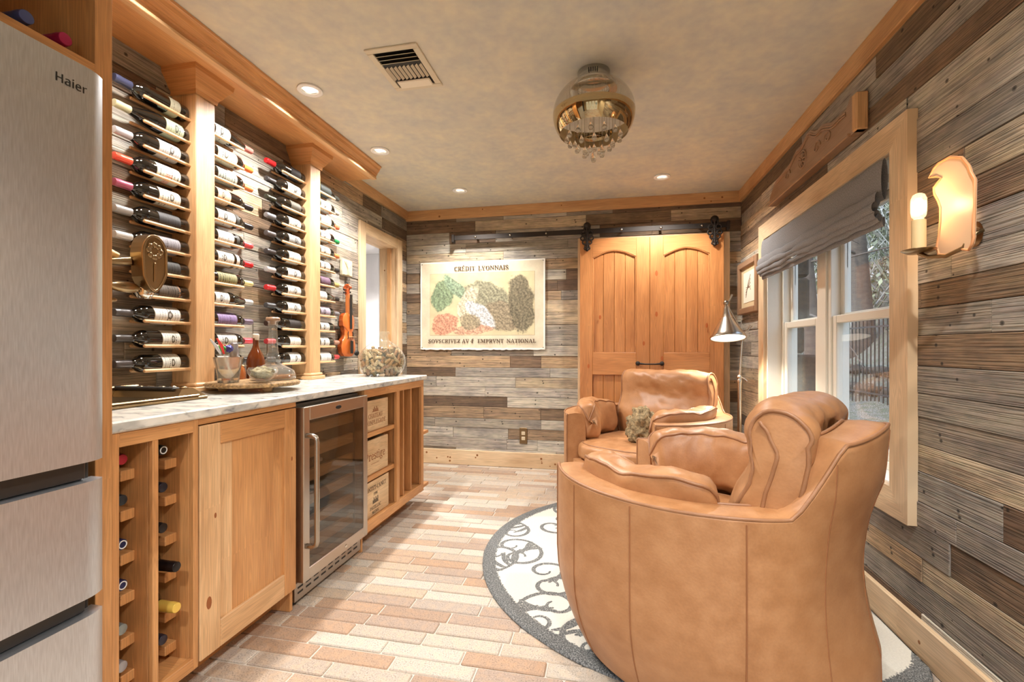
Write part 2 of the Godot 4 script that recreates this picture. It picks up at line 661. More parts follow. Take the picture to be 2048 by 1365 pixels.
func build_floor():
	var fl := setting("floor")
	bx("slab", Vector3(XL - 0.15, -0.16, ZB - 0.15), Vector3(XR + 0.15, -0.006, ZF + 0.15), M.mortar, fl, 0.0)
	var tints := [[204, 176, 151], [206, 184, 162], [210, 194, 176], [215, 202, 187], [218, 209, 194], [196, 164, 137], [202, 184, 166], [189, 166, 148], [211, 199, 183], [205, 190, 174], [185, 157, 134], [216, 205, 191], [194, 178, 163], [207, 186, 163]]
	var L := 0.302
	var P := 0.0752
	var list := []
	var r := RandomNumberGenerator.new()
	r.seed = 5
	var z := ZB - 0.02
	var row := 0
	while z < ZF:
		var x := XL - 0.1 - r.randf() * L
		var w0: float = z + 0.003
		var w1: float = z + P - 0.003
		while x < XR + 0.1:
			var a := maxf(x + 0.003, XL - 0.1)
			var b := minf(x + L - 0.003, XR + 0.1)
			if b - a > 0.02:
				list.append({"a": a, "b": b, "z0": w0, "z1": w1, "y": r.randf_range(-0.002, 0.0008), "t": r.randi() % tints.size(), "full": b - a > L - 0.0061})
			x += L
		z += P
		row += 1
	for q in list:
		var vis := false
		var area := 0.0
		var cx: float = (q.a + q.b) * 0.5
		var cz: float = (q.z0 + q.z1) * 0.5
		for p in [Vector3(q.a, 0, q.z0), Vector3(q.b, 0, q.z0), Vector3(cx, 0, cz), Vector3(q.a, 0, q.z1), Vector3(q.b, 0, q.z1)]:
			var u := to_px(p)
			if u.x > 380 and u.x < 1300 and u.y < 1365 and u.y > 700:
				vis = true
		if q.b < -1.40 and cz > -3.2:
			vis = false
		if Vector2(cx - 0.37, cz + 2.57).length() < 0.95 or cx > 0.3:
			vis = false
		if vis:
			area = 1.0 / maxf(0.2, -cz)
		q.area = area
	var order := list.duplicate()
	order.sort_custom(func(p, q): return p.area > q.area)
	var meshes := {}
	var rest := G.new()
	var cnt := 0
	for q in order:
		var col: Array = tints[q.t]
		if q.area > 0.0 and cnt < 300:
			cnt += 1
			var sz := Vector3(q.b - q.a, 0.02, q.z1 - q.z0)
			var m: ArrayMesh
			if q.full and meshes.has(q.t):
				m = meshes[q.t]
			else:
				var g := G.new()
				g.col = lin(col[0], col[1], col[2])
				g.cbox(Transform3D(), sz, 0.0035)
				m = g.mesh()
				if q.full:
					meshes[q.t] = m
			var o := put("brick", m, M.brick, fl)
			o.position = Vector3((q.a + q.b) * 0.5, -0.01 + q.y, (q.z0 + q.z1) * 0.5)
		else:
			rest.col = lin(col[0], col[1], col[2])
			rest.box(Vector3(q.a, -0.02 + q.y, q.z0), Vector3(q.b, q.y, q.z1), 0.0035)
	var s := put("brick_field", rest, M.brick, fl)
	s.set_meta("kind", "stuff")

# ---------------------------------------------------------------- walls
const PLANKS := [[178, 170, 158], [164, 154, 140], [202, 194, 180], [188, 178, 164], [152, 138, 122], [142, 118, 94], [164, 138, 110], [118, 96, 76], [190, 160, 126], [174, 164, 152], [210, 202, 188], [138, 128, 116], [198, 178, 150], [158, 148, 136], [196, 186, 170], [128, 104, 82]]

func planks(parent: Node3D, origin: Vector3, along: Vector3, out: Vector3, length: float, y0: float, y1: float, holes: Array, sd: int, lo := 0.0):
	var r := RandomNumberGenerator.new()
	r.seed = sd
	var y := y0
	var bas := Basis(along, Vector3.UP, out)
	if bas.determinant() < 0.0:
		bas = Basis(-along, Vector3.UP, out)
	while y < y1 - 0.01:
		var hgt: float = [0.088, 0.098, 0.098, 0.110][r.randi() % 4]
		if y + hgt > y1 - 0.04:
			hgt = y1 - y
		var u := lo
		while u < length - 0.001:
			var l := r.randf_range(0.28, 1.05)
			if u + l > length - 0.15:
				l = length - u
			var segs := [[u, u + l]]
			for hq in holes:
				if y + hgt * 0.5 > hq[1] and y + hgt * 0.5 < hq[3]:
					var ns := []
					for s in segs:
						if s[1] <= hq[0] or s[0] >= hq[2]:
							ns.append(s)
						else:
							if s[0] < hq[0] - 0.02:
								ns.append([s[0], hq[0]])
							if s[1] > hq[2] + 0.02:
								ns.append([hq[2], s[1]])
					segs = ns
			var k: int = r.randi() % PLANKS.size()
			var tn: Array = PLANKS[k]
			var f := r.randf_range(0.94, 1.07)
			var proud := r.randf_range(0.010, 0.0165)
			var off := Vector2(r.randf() * 9.0, r.randf() * 9.0)
			for s in segs:
				var g := G.new()
				g.col = lin(tn[0] * f, tn[1] * f, tn[2] * f)
				g.cbox(Transform3D(), Vector3(s[1] - s[0] - 0.0015, hgt - 0.002, proud), 0.0018, 0, off)
				var o := put("plank", g, M.barn, parent)
				o.transform = Transform3D(bas, origin + along * ((s[0] + s[1]) * 0.5) + Vector3.UP * (y + hgt * 0.5) + out * (proud * 0.5 - 0.012))
			u += l
		y += hgt

func build_walls():
	var wl := setting("wall_left")
	# opening for the doorway z -4.04..-3.42, up to 2.06
	var x0 := XL - 0.15
	var x1 := XL - 0.012
	bx("backing", Vector3(x0, 0, -3.42), Vector3(x1, H, ZF + 0.15), M.dark, wl, 0.0)
	bx("backing", Vector3(x0, 0, ZB - 0.15), Vector3(x1, H, -4.04), M.dark, wl, 0.0)
	bx("backing", Vector3(x0, 2.06, -4.04), Vector3(x1, H, -3.42), M.dark, wl, 0.0)
	planks(wl, Vector3(XL, 0, -0.9), Vector3(0, 0, -1), Vector3(1, 0, 0), 3.35, 0.84, H, [[2.49, -1, 3.17, 2.085]], 11)
	var wr := setting("wall_right")
	# window opening z -3.57..-2.06, y 0.55..1.87
	bx("backing", Vector3(XR + 0.012, 0, -2.06), Vector3(XR + 0.16, H, ZF + 0.15), M.dark, wr, 0.0)
	bx("backing", Vector3(XR + 0.012, 0, ZB - 0.15), Vector3(XR + 0.16, H, -3.57), M.dark, wr, 0.0)
	bx("backing", Vector3(XR + 0.012, 1.87, -3.57), Vector3(XR + 0.16, H, -2.06), M.dark, wr, 0.0)
	bx("backing", Vector3(XR + 0.012, 0, -3.57), Vector3(XR + 0.16, 0.55, -2.06), M.dark, wr, 0.0)
	planks(wr, Vector3(XR, 0, ZB), Vector3(0, 0, 1), Vector3(-1, 0, 0), 4.0, 0.06, H, [[0.63, 0.50, 2.24, 1.93]], 22)
	bx("plaster_panel", Vector3(XR - 0.002, 0, -0.25), Vector3(XR + 0.012, H, ZF + 0.1), M.paint_warm, wr, 0.0)
	var wb := setting("wall_back")
	bx("backing", Vector3(XL - 0.15, 0, ZB - 0.15), Vector3(XR + 0.16, H, ZB - 0.012), M.dark, wb, 0.0)
	planks(wb, Vector3(XL, 0, ZB), Vector3(1, 0, 0), Vector3(0, 0, 1), XR - XL, 0.06, H, [], 33)
	var wf := setting("wall_front")
	# unseen glazed doors behind the camera, placed to let daylight into the room
	bx("panel", Vector3(XL - 0.15, 0, ZF), Vector3(-1.45, H, ZF + 0.15), M.paint_warm, wf, 0.0)
	bx("panel", Vector3(0.85, 0, ZF), Vector3(XR + 0.16, H, ZF + 0.15), M.paint_warm, wf, 0.0)
	bx("panel", Vector3(-1.45, 2.15, ZF), Vector3(0.85, H, ZF + 0.15), M.paint_warm, wf, 0.0)
	var gd := setting("door_3")
	for k in 4:
		var a := -1.45 + k * 0.575
		for q in [[a, 0.0, a + 0.07, 2.15], [a + 0.505, 0.0, a + 0.575, 2.15], [a + 0.07, 0.0, a + 0.505, 0.14], [a + 0.07, 2.05, a + 0.505, 2.15], [a + 0.07, 1.04, a + 0.505, 1.09]]:
			bx("door_frame_bar", Vector3(q[0], q[1], ZF + 0.05), Vector3(q[2], q[3], ZF + 0.10), M.white, gd, 0.003)
		bx("pane", Vector3(a + 0.07, 0.14, ZF + 0.072), Vector3(a + 0.505, 2.05, ZF + 0.076), M.pane, gd, 0.0)

func build_ceiling():
	var c := setting("ceiling")
	# holes for the recessed lights are shallow: the cans sit just under the sheet
	bx("sheet", Vector3(XL - 0.15, H + 0.034, ZB - 0.15), Vector3(XR + 0.16, H + 0.14, ZF + 0.15), M.plaster, c, 0.0)
	var holes := [Vector2(-1.50, -2.13), Vector2(-1.50, -2.88), Vector2(-1.22, -3.74), Vector2(0.41, -3.76), Vector2(-1.50, -1.38), Vector2(-0.55, 0.55), Vector2(0.55, 0.55), Vector2(0.62, -0.75)]
	# lower skin: one rectangle with square cut-outs hidden under each trim ring
	var xs := [XL - 0.15, XR + 0.16]
	var zs := [ZB - 0.15, ZF + 0.15]
	for h in holes:
		for s in [-0.036, 0.036]:
			xs.append(h.x + s)
			zs.append(h.y + s)
	xs.sort()
	zs.sort()
	var g := G.new()
	for i in xs.size() - 1:
		for j in zs.size() - 1:
			var cx: float = (xs[i] + xs[i + 1]) * 0.5
			var cz: float = (zs[j] + zs[j + 1]) * 0.5
			if xs[i + 1] - xs[i] < 1e-4 or zs[j + 1] - zs[j] < 1e-4:
				continue
			var skip := false
			for h in holes:
				if absf(cx - h.x) < 0.035 and absf(cz - h.y) < 0.035:
					skip = true
			if not skip:
				g.face([Vector3(xs[i], H, zs[j]), Vector3(xs[i + 1], H, zs[j]), Vector3(xs[i + 1], H, zs[j + 1]), Vector3(xs[i], H, zs[j + 1])], Vector3.DOWN)
	put("plaster", g, M.plaster, c)
	# air vent
	var v := thing("ceiling_vent", "beige louvred air vent set in the plaster ceiling", "vent", Vector3(-0.94, H, -2.06))
	var f := G.new()
	var W := 0.125
	var D := 0.168
	f.box(Vector3(-W, -0.008, -D), Vector3(W, 0.0, -D + 0.03), 0.002)
	f.box(Vector3(-W, -0.008, D - 0.03), Vector3(W, 0.0, D), 0.002)
	f.box(Vector3(-W, -0.008, -D + 0.03), Vector3(-W + 0.03, 0.0, D - 0.03), 0.002)
	f.box(Vector3(W - 0.03, -0.008, -D + 0.03), Vector3(W, 0.0, D - 0.03), 0.002)
	var vm := mat(c8(205, 194, 170), 0.5)
	put("frame", f, vm, v)
	bx("duct", Vector3(-W + 0.03, -0.0015, -D + 0.03), Vector3(W - 0.03, -0.0005, D - 0.03), M.black, v, 0.0)
	for k in 3:
		var s := G.new()
		s.cbox(rot(Vector3.RIGHT, 35.0), Vector3(2 * W - 0.062, 0.002, 0.026), 0.0005)
		put("slat", s, vm, v).position = Vector3(0, -0.010, 0.118 - k * 0.028)
	for k in 9:
		var s := G.new()
		s.cbox(rot(Vector3.BACK, 40.0), Vector3(0.014, 0.0015, 0.10), 0.0004)
		put("slat", s, vm, v).position = Vector3(-0.084 + k * 0.021, -0.008, -0.02)
	bx("damper_plate", Vector3(-0.085, -0.014, -0.14), Vector3(0.085, -0.004, -0.082), mat(c8(226, 216, 196), 0.5), v, 0.004)

func board(called: String, a: Vector3, b: Vector3, m: Material, grain: int, kind := true, bev := 0.003) -> MeshInstance3D:
	var o := bx(called, a, b, m, self, bev, grain)
	o.name = called
	if kind:
		o.set_meta("kind", "structure")
	return o

func knots(o: MeshInstance3D, half: Vector3, axis: int, face: Vector3, n: int, sd: int):
	# small dark knots let into a board's face
	var r := RandomNumberGenerator.new()
	r.seed = sd
	var others := []
	for d in 3:
		if d != axis and absf(face[d]) < 0.5:
			others.append(d)
	for k in n:
		var p := Vector3.ZERO
		p[axis] = r.randf_range(-half[axis], half[axis]) * 0.94
		p[others[0]] = r.randf_range(-half[others[0]], half[others[0]]) * 0.7
		for d in 3:
			if absf(face[d]) > 0.5:
				p[d] = face[d] * half[d]
		var g := G.new()
		var q := Basis(Quaternion(Vector3.UP, face)) if absf(face.y) < 0.99 else Basis()
		var s := r.randf_range(0.004, 0.011)
		g.col = lin(138, 88, 46)
		g.lathe(Transform3D(q, p), [Vector2(s, -0.0005), Vector2(s * 0.9, 0.0006), Vector2(s * 0.4, 0.0008), Vector2(0, 0.0008)], 12)
		put("knot", g, M.plain, o)

func build_trim():
	# crown boards under the ceiling and baseboards
	var o := board("trim_1", Vector3(XL, 2.345, ZB), Vector3(XR, H, ZB + 0.024), M.pine_gold, 0)
	knots(o, Vector3((XR - XL) / 2, 0.047, 0.012), 0, Vector3.BACK, 6, 3)
	board("trim_2", Vector3(XR - 0.024, 2.345, ZB + 0.024), Vector3(XR, H, ZF), M.pine_gold, 2)
	board("trim_3", Vector3(XL, 2.36, ZB + 0.024), Vector3(XL + 0.024, H, -3.16), M.pine_gold, 2)
	o = board("baseboard_back", Vector3(XL, 0.0, ZB), Vector3(-0.262, 0.14, ZB + 0.02), M.pine, 0)
	knots(o, Vector3(0.83, 0.07, 0.01), 0, Vector3.BACK, 12, 4)
	o = board("baseboard_right", Vector3(XR - 0.02, 0.0, ZB + 0.02), Vector3(XR, 0.135, ZF), M.pine, 2)
	knots(o, Vector3(0.01, 0.067, 3.05), 2, Vector3.LEFT, 34, 5)

# ---------------------------------------------------------------- window
func build_window():
	var w := setting("window_1")
	var xi := XR - 0.022
	# casing boards, mitred
	var z0 := -3.675
	var z1 := -1.955
	var y0 := 0.462
	var y1 := 1.985
	var b := 0.112
	var mk := func(poly: Array, grain: int):
		var g := G.new()
		var pp := PackedVector2Array()
		for p in poly:
			pp.append(p)
		g.prism(pp, 0.034, Transform3D(Basis(Vector3(0, 0, 1), Vector3(0, 1, 0), Vector3(-1, 0, 0)), Vector3(XR, 0, 0)), grain)
		put("casing_board", g, M.pine, w)
	mk.call([Vector2(z0, y1), Vector2(z1, y1), Vector2(z1 - b, y1 - b), Vector2(z0 + b, y1 - b)], 0)
	mk.call([Vector2(z0, y0), Vector2(z0 + b, y0 + b), Vector2(z1 - b, y0 + b), Vector2(z1, y0)], 0)
	mk.call([Vector2(z1, y0), Vector2(z1 - b, y0 + b), Vector2(z1 - b, y1 - b), Vector2(z1, y1)], 1)
	mk.call([Vector2(z0, y0), Vector2(z0, y1), Vector2(z0 + b, y1 - b), Vector2(z0 + b, y0 + b)], 1)
	# jambs
	var jm := mat(c8(222, 218, 206), 0.5)
	bx("jamb", Vector3(XR - 0.012, 0.535, -3.60), Vector3(XR + 0.17, 1.89, -3.545), jm, w, 0.002)
	bx("jamb", Vector3(XR - 0.012, 0.535, -2.085), Vector3(XR + 0.17, 1.89, -2.03), jm, w, 0.002)
	bx("jamb", Vector3(XR - 0.012, 1.86, -3.6), Vector3(XR + 0.17, 1.91, -2.03), jm, w, 0.002)
	bx("sill", Vector3(XR - 0.012, 0.52, -3.6), Vector3(XR + 0.17, 0.585, -2.03), M.white, w, 0.003)
	# two double-hung sashes with a centre mullion
	var xa := XR + 0.075
	bx("mullion", Vector3(xa - 0.01, 0.585, -2.945), Vector3(xa + 0.09, 1.86, -2.845), M.vinyl, w, 0.004)
	for u in [[-3.545, -2.945], [-2.845, -2.085]]:
		var f := G.new()
		f.box(Vector3(xa, 0.585, u[0]), Vector3(xa + 0.09, 1.86, u[0] + 0.035), 0.003)
		f.box(Vector3(xa, 0.585, u[1] - 0.035), Vector3(xa + 0.09, 1.86, u[1]), 0.003)
		f.box(Vector3(xa, 0.585, u[0]), Vector3(xa + 0.09, 0.62, u[1]), 0.003)
		f.box(Vector3(xa, 1.82, u[0]), Vector3(xa + 0.09, 1.86, u[1]), 0.003)
		put("frame", f, M.vinyl, w)
		for s in 2:
			var ya: float = 0.62 if s == 0 else 1.255
			var yb: float = 1.285 if s == 0 else 1.82
			var xo: float = xa + (0.008 if s == 0 else 0.045)
			var a: float = u[0] + 0.036
			var c: float = u[1] - 0.036
			var sw := 0.042
			var sg := G.new()
			sg.box(Vector3(xo, ya, a), Vector3(xo + 0.034, yb, a + sw), 0.004)
			sg.box(Vector3(xo, ya, c - sw), Vector3(xo + 0.034, yb, c), 0.004)
			sg.box(Vector3(xo, ya, a + sw), Vector3(xo + 0.034, ya + sw, c - sw), 0.004)
			sg.box(Vector3(xo, yb - sw, a + sw), Vector3(xo + 0.034, yb, c - sw), 0.004)
			var so := put("sash", sg, M.vinyl, w)
			var p := G.new()
			p.box(Vector3(xo + 0.014, ya + sw, a + sw), Vector3(xo + 0.018, yb - sw, c - sw))
			put("pane", p, M.pane, so)
	# roman shade
	var t := thing("roman_shade", "grey felt roman shade gathered in folds at the window top", "window shade", Vector3(XR - 0.03, 1.86, -2.82))
	# flat upper cloth, slightly bellied
	var zA := -0.725
	var zB := 0.735
	var r := FastNoiseLite.new()
	r.frequency = 2.2
	r.seed = 9
	var fold := func(yt: float, yb: float, out: float, th: float, pinch: float, name: String):
		var rows := []
		for i in 14:
			var s := i / 13.0
			var row := []
			for j in 41:
				var q := j / 40.0
				var z := lerpf(zA, zB, q)
				var pn := 1.0 - pinch * exp(-pow((q - 0.40) / 0.07, 2.0))
				var wv := r.get_noise_2d(z * 2.0, yt * 9.0) * 0.012 * (1.0 if pinch > 0.0 else 0.3)
				var ang := s * TAU
				var ym := (yt + yb) * 0.5 + wv
				row.append(Vector3(-out - th * sin(ang) - r.get_noise_2d(z * 3.0, 4.0 + yb * 7.0) * 0.004, ym + (yt - yb) * 0.5 * cos(ang) * pn, z))
			rows.append(row)
		var g := G.new()
		g.grid(rows, false, -1.0)
		put(name, g, M.felt, t)
	fold.call(0.0, -0.165, 0.012, 0.012, 0.0, "flat_panel")
	fold.call(-0.128, -0.188, 0.036, 0.010, 0.2, "fold")
	fold.call(-0.172, -0.212, 0.046, 0.012, 0.45, "fold")
	fold.call(-0.200, -0.234, 0.038, 0.010, 0.4, "fold")
	fold.call(-0.220, -0.252, 0.028, 0.008, 0.35, "fold")
	fold.call(-0.232, -0.272, 0.014, 0.005, 0.0, "bottom_hem")

# ---------------------------------------------------------------- outside the window
func bank(x: float) -> float:
	return -0.15 + 0.1 * maxf(0.0, x - 2.0) + 0.80 * maxf(0.0, x - 4.7)

func build_outside():
	# a leaf-strewn bank that climbs away from the house
	var n := FastNoiseLite.new()
	n.seed = 4
	n.frequency = 0.35
	var rows := []
	for i in 40:
		var x := 1.4 + pow(i / 39.0, 1.5) * 26.0
		var row := []
		for j in 50:
			var z := -34.0 + j * 1.0
			row.append(Vector3(x, bank(x) + n.get_noise_2d(x * 2.0, z * 2.0) * 0.22 * minf(1.0, (x - 1.4) * 0.3), z))
		rows.append(row)
	var g := G.new()
	g.grid(rows, false, -1.0)
	var o := put("hillside", g, M.litter)
	o.set_meta("kind", "structure")
	# stone corner of the house beyond the window
	var st := thing("stone_pier", "rough stone corner of the house seen through the far window sash", "wall", Vector3(1.50, -0.3, -4.75))
	var r := RandomNumberGenerator.new()
	r.seed = 8
	var y := 0.0
	while y < 3.4:
		var h := r.randf_range(0.22, 0.42)
		var q := G.new()
		var f := r.randf_range(0.55, 0.95)
		q.col = lin(150 * f, 124 * f, 92 * f)
		q.cbox(rot(Vector3.UP, r.randf_range(-4, 4)), Vector3(0.44 + r.randf_range(-0.05, 0.06), h - 0.012, 0.6), 0.02)
		put("stone", q, M.rock, st).position = Vector3(r.randf_range(-0.03, 0.03), y + h * 0.5, 0)
		y += h
	# trees
	var spots := [[5.85, -12.4, 0.23, "thick brown tree trunk rising from the bank beyond the iron fence"], [9.0, -15.5, 0.16, "slim tree trunk high on the bank"], [7.3, -13.2, 0.09, "thin leaning sapling on the leafy bank"], [10.2, -23.0, 0.20, "distant tree trunk near the top of the bank"], [3.45, -8.9, 0.15, "pale grey tree trunk beside the stone house corner"]]
	for s in spots:
		var gy := bank(s[0]) - 0.1
		var t := thing("tree", s[3], "tree", Vector3(s[0], gy, s[1]), 0.0, "trees on the bank")
		var tg := G.new()
		var pts := []
		var rad := []
		var lean := Vector3(r.randf_range(-0.1, 0.1), 1, r.randf_range(-0.1, 0.1))
		for k in 12:
			pts.append(lean * (k * 0.8) + Vector3(sin(k * 0.9) * 0.05, -0.2, cos(k * 1.1) * 0.05))
			rad.append(s[2] * (1.25 if k == 0 else 1.0 - k * 0.055))
		tg.tube(pts, rad, 12)
		put("trunk", tg, M.bark, t)
		for k in 13:
			var bg := G.new()
			var p0: Vector3 = lean * r.randf_range(1.4, 8.0)
			var a := r.randf() * TAU
			var bp := [p0]
			var br := [s[2] * 0.16]
			var d := Vector3(cos(a), r.randf_range(-0.15, 0.35), sin(a))
			for m in 6:
				d = (d + Vector3(r.randf_range(-0.3, 0.3), r.randf_range(-0.25, 0.2), r.randf_range(-0.3, 0.3))).normalized()
				bp.append(bp[m] + d * 0.36)
				br.append(s[2] * (0.13 - m * 0.02))
			bg.tube(bp, br, 5)
			put("branch", bg, M.bark, t)
	# scrubby undergrowth of the bank
	var tw := G.new()
	for k in 5200:
		var x := r.randf_range(6.2, 18.0)
		var z := r.randf_range(-33.0, -4.0)
		var gy := bank(x)
		var p0 := Vector3(x, gy, z)
		var d := Vector3(r.randf_range(-0.6, 0.6), 1.0, r.randf_range(-0.6, 0.6)).normalized()
		var l := r.randf_range(0.5, 2.4)
		var f := r.randf_range(0.6, 1.15)
		tw.col = lin(138 * f, 144 * f, 112 * f) if r.randf() < 0.5 else lin(178 * f, 176 * f, 166 * f)
		var p1 := p0 + d * l * 0.5 + Vector3(r.randf_range(-0.2, 0.2), 0, r.randf_range(-0.2, 0.2))
		tw.tube([p0, p1, p0 + d * l + Vector3(r.randf_range(-0.4, 0.4), 0, r.randf_range(-0.4, 0.4))], [0.025, 0.016, 0.006], 4, false, false)
		for q in 5:
			var c := p0 + d * l * r.randf_range(0.4, 1.0) + Vector3(r.randf_range(-0.35, 0.35), r.randf_range(-0.2, 0.2), r.randf_range(-0.35, 0.35))
			var ax := Vector3(r.randf_range(-1, 1), r.randf_range(-1, 1), r.randf_range(-1, 1)).normalized()
			var bx2 := ax.cross(Vector3.UP).normalized()
			tw.face([c - ax * 0.10, c + bx2 * 0.05, c + ax * 0.10, c - bx2 * 0.05], ax.cross(bx2))
	var uo := put("undergrowth", tw, M.plain)
	uo.set_meta("kind", "stuff")
	tag(uo, "grey-green scrub and twigs covering the bank outside", "undergrowth")
	# iron fence
	var fe := thing("iron_fence", "black iron bar fence along the foot of the bank", "fence", Vector3(4.5, 0.08, 0))
	for yy in [0.22, 1.38]:
		bx("rail", Vector3(-0.012, yy, -14.0), Vector3(0.012, yy + 0.03, -4.0), M.iron, fe, 0.0)
	for k in 78:
		bx("bar", Vector3(-0.008, 0.03, -13.98 + k * 0.125 - 0.008), Vector3(0.008, 1.52, -13.98 + k * 0.125 + 0.008), M.iron, fe, 0.0)
	# rocks at the foot of the bank and by the window
	for k in 44:
		var near := k < 7
		var p := Vector3(1.72 + (k % 2) * 0.55, 0.12 + (k % 2) * 0.14, -2.15 - k * 0.30) if near else Vector3(4.85 + (k % 2) * 0.36, 0, -13.2 + (k - 7) * 0.205)
		if not near:
			p.y = bank(p.x) + 0.06
		var s := r.randf_range(0.19, 0.25) if near else r.randf_range(0.11, 0.16)
		var rg := G.new()
		var f := r.randf_range(0.5, 0.8) if near else r.randf_range(0.6, 1.2)
		rg.col = lin(112 * f, 106 * f, 98 * f) if k % 6 else lin(170 * f, 128 * f, 90 * f)
		rg.grid(blob(s, Vector3(1.3, 0.7, 1.0), 0.28, 100 + k, 12, 9), true, 1.0)
		var ro := put("boulder" if near else "rock", rg, M.rock)
		ro.position = p
		ro.rotation.y = r.randf() * 6.0
		if near:
			tag(ro, "dark boulder piled just outside the window sill", "rock", "boulders by the window")
		else:
			tag(ro, "loose stone in the rubble row behind the iron fence", "rock", "stones behind the fence")
	# dark curved garden hook
	var hk := G.new()
	var hp := []
	for k in 8:
		hp.append(Vector3(2.55, -0.4 + k * 0.235, -5.9))
	for k in range(1, 8):
		var a := PI - k * 0.24
		hp.append(Vector3(2.55, 1.245 + sin(a) * 0.16, -5.74 + cos(a) * 0.16))
	hk.tube(hp, 0.032, 8)
	tag(put("garden_hook", hk, M.iron), "dark curved iron post outside the far sash", "post")

func blob(s: float, sc: Vector3, amp: float, sd: int, nc := 24, nr := 16) -> Array:
	var n := FastNoiseLite.new()
	n.seed = sd
	n.frequency = 1.1
	n.fractal_octaves = 3
	var rows := []
	for i in nr + 1:
		var th := -PI / 2 + PI * i / nr
		var row := []
		for j in nc:
			var a := TAU * j / nc
			var d := Vector3(cos(th) * cos(a), sin(th), -cos(th) * sin(a))
			var k := 1.0 + amp * n.get_noise_3dv(d * 1.6) * 2.0
			row.append(d * sc * s * k)
		rows.append(row)
	return rows

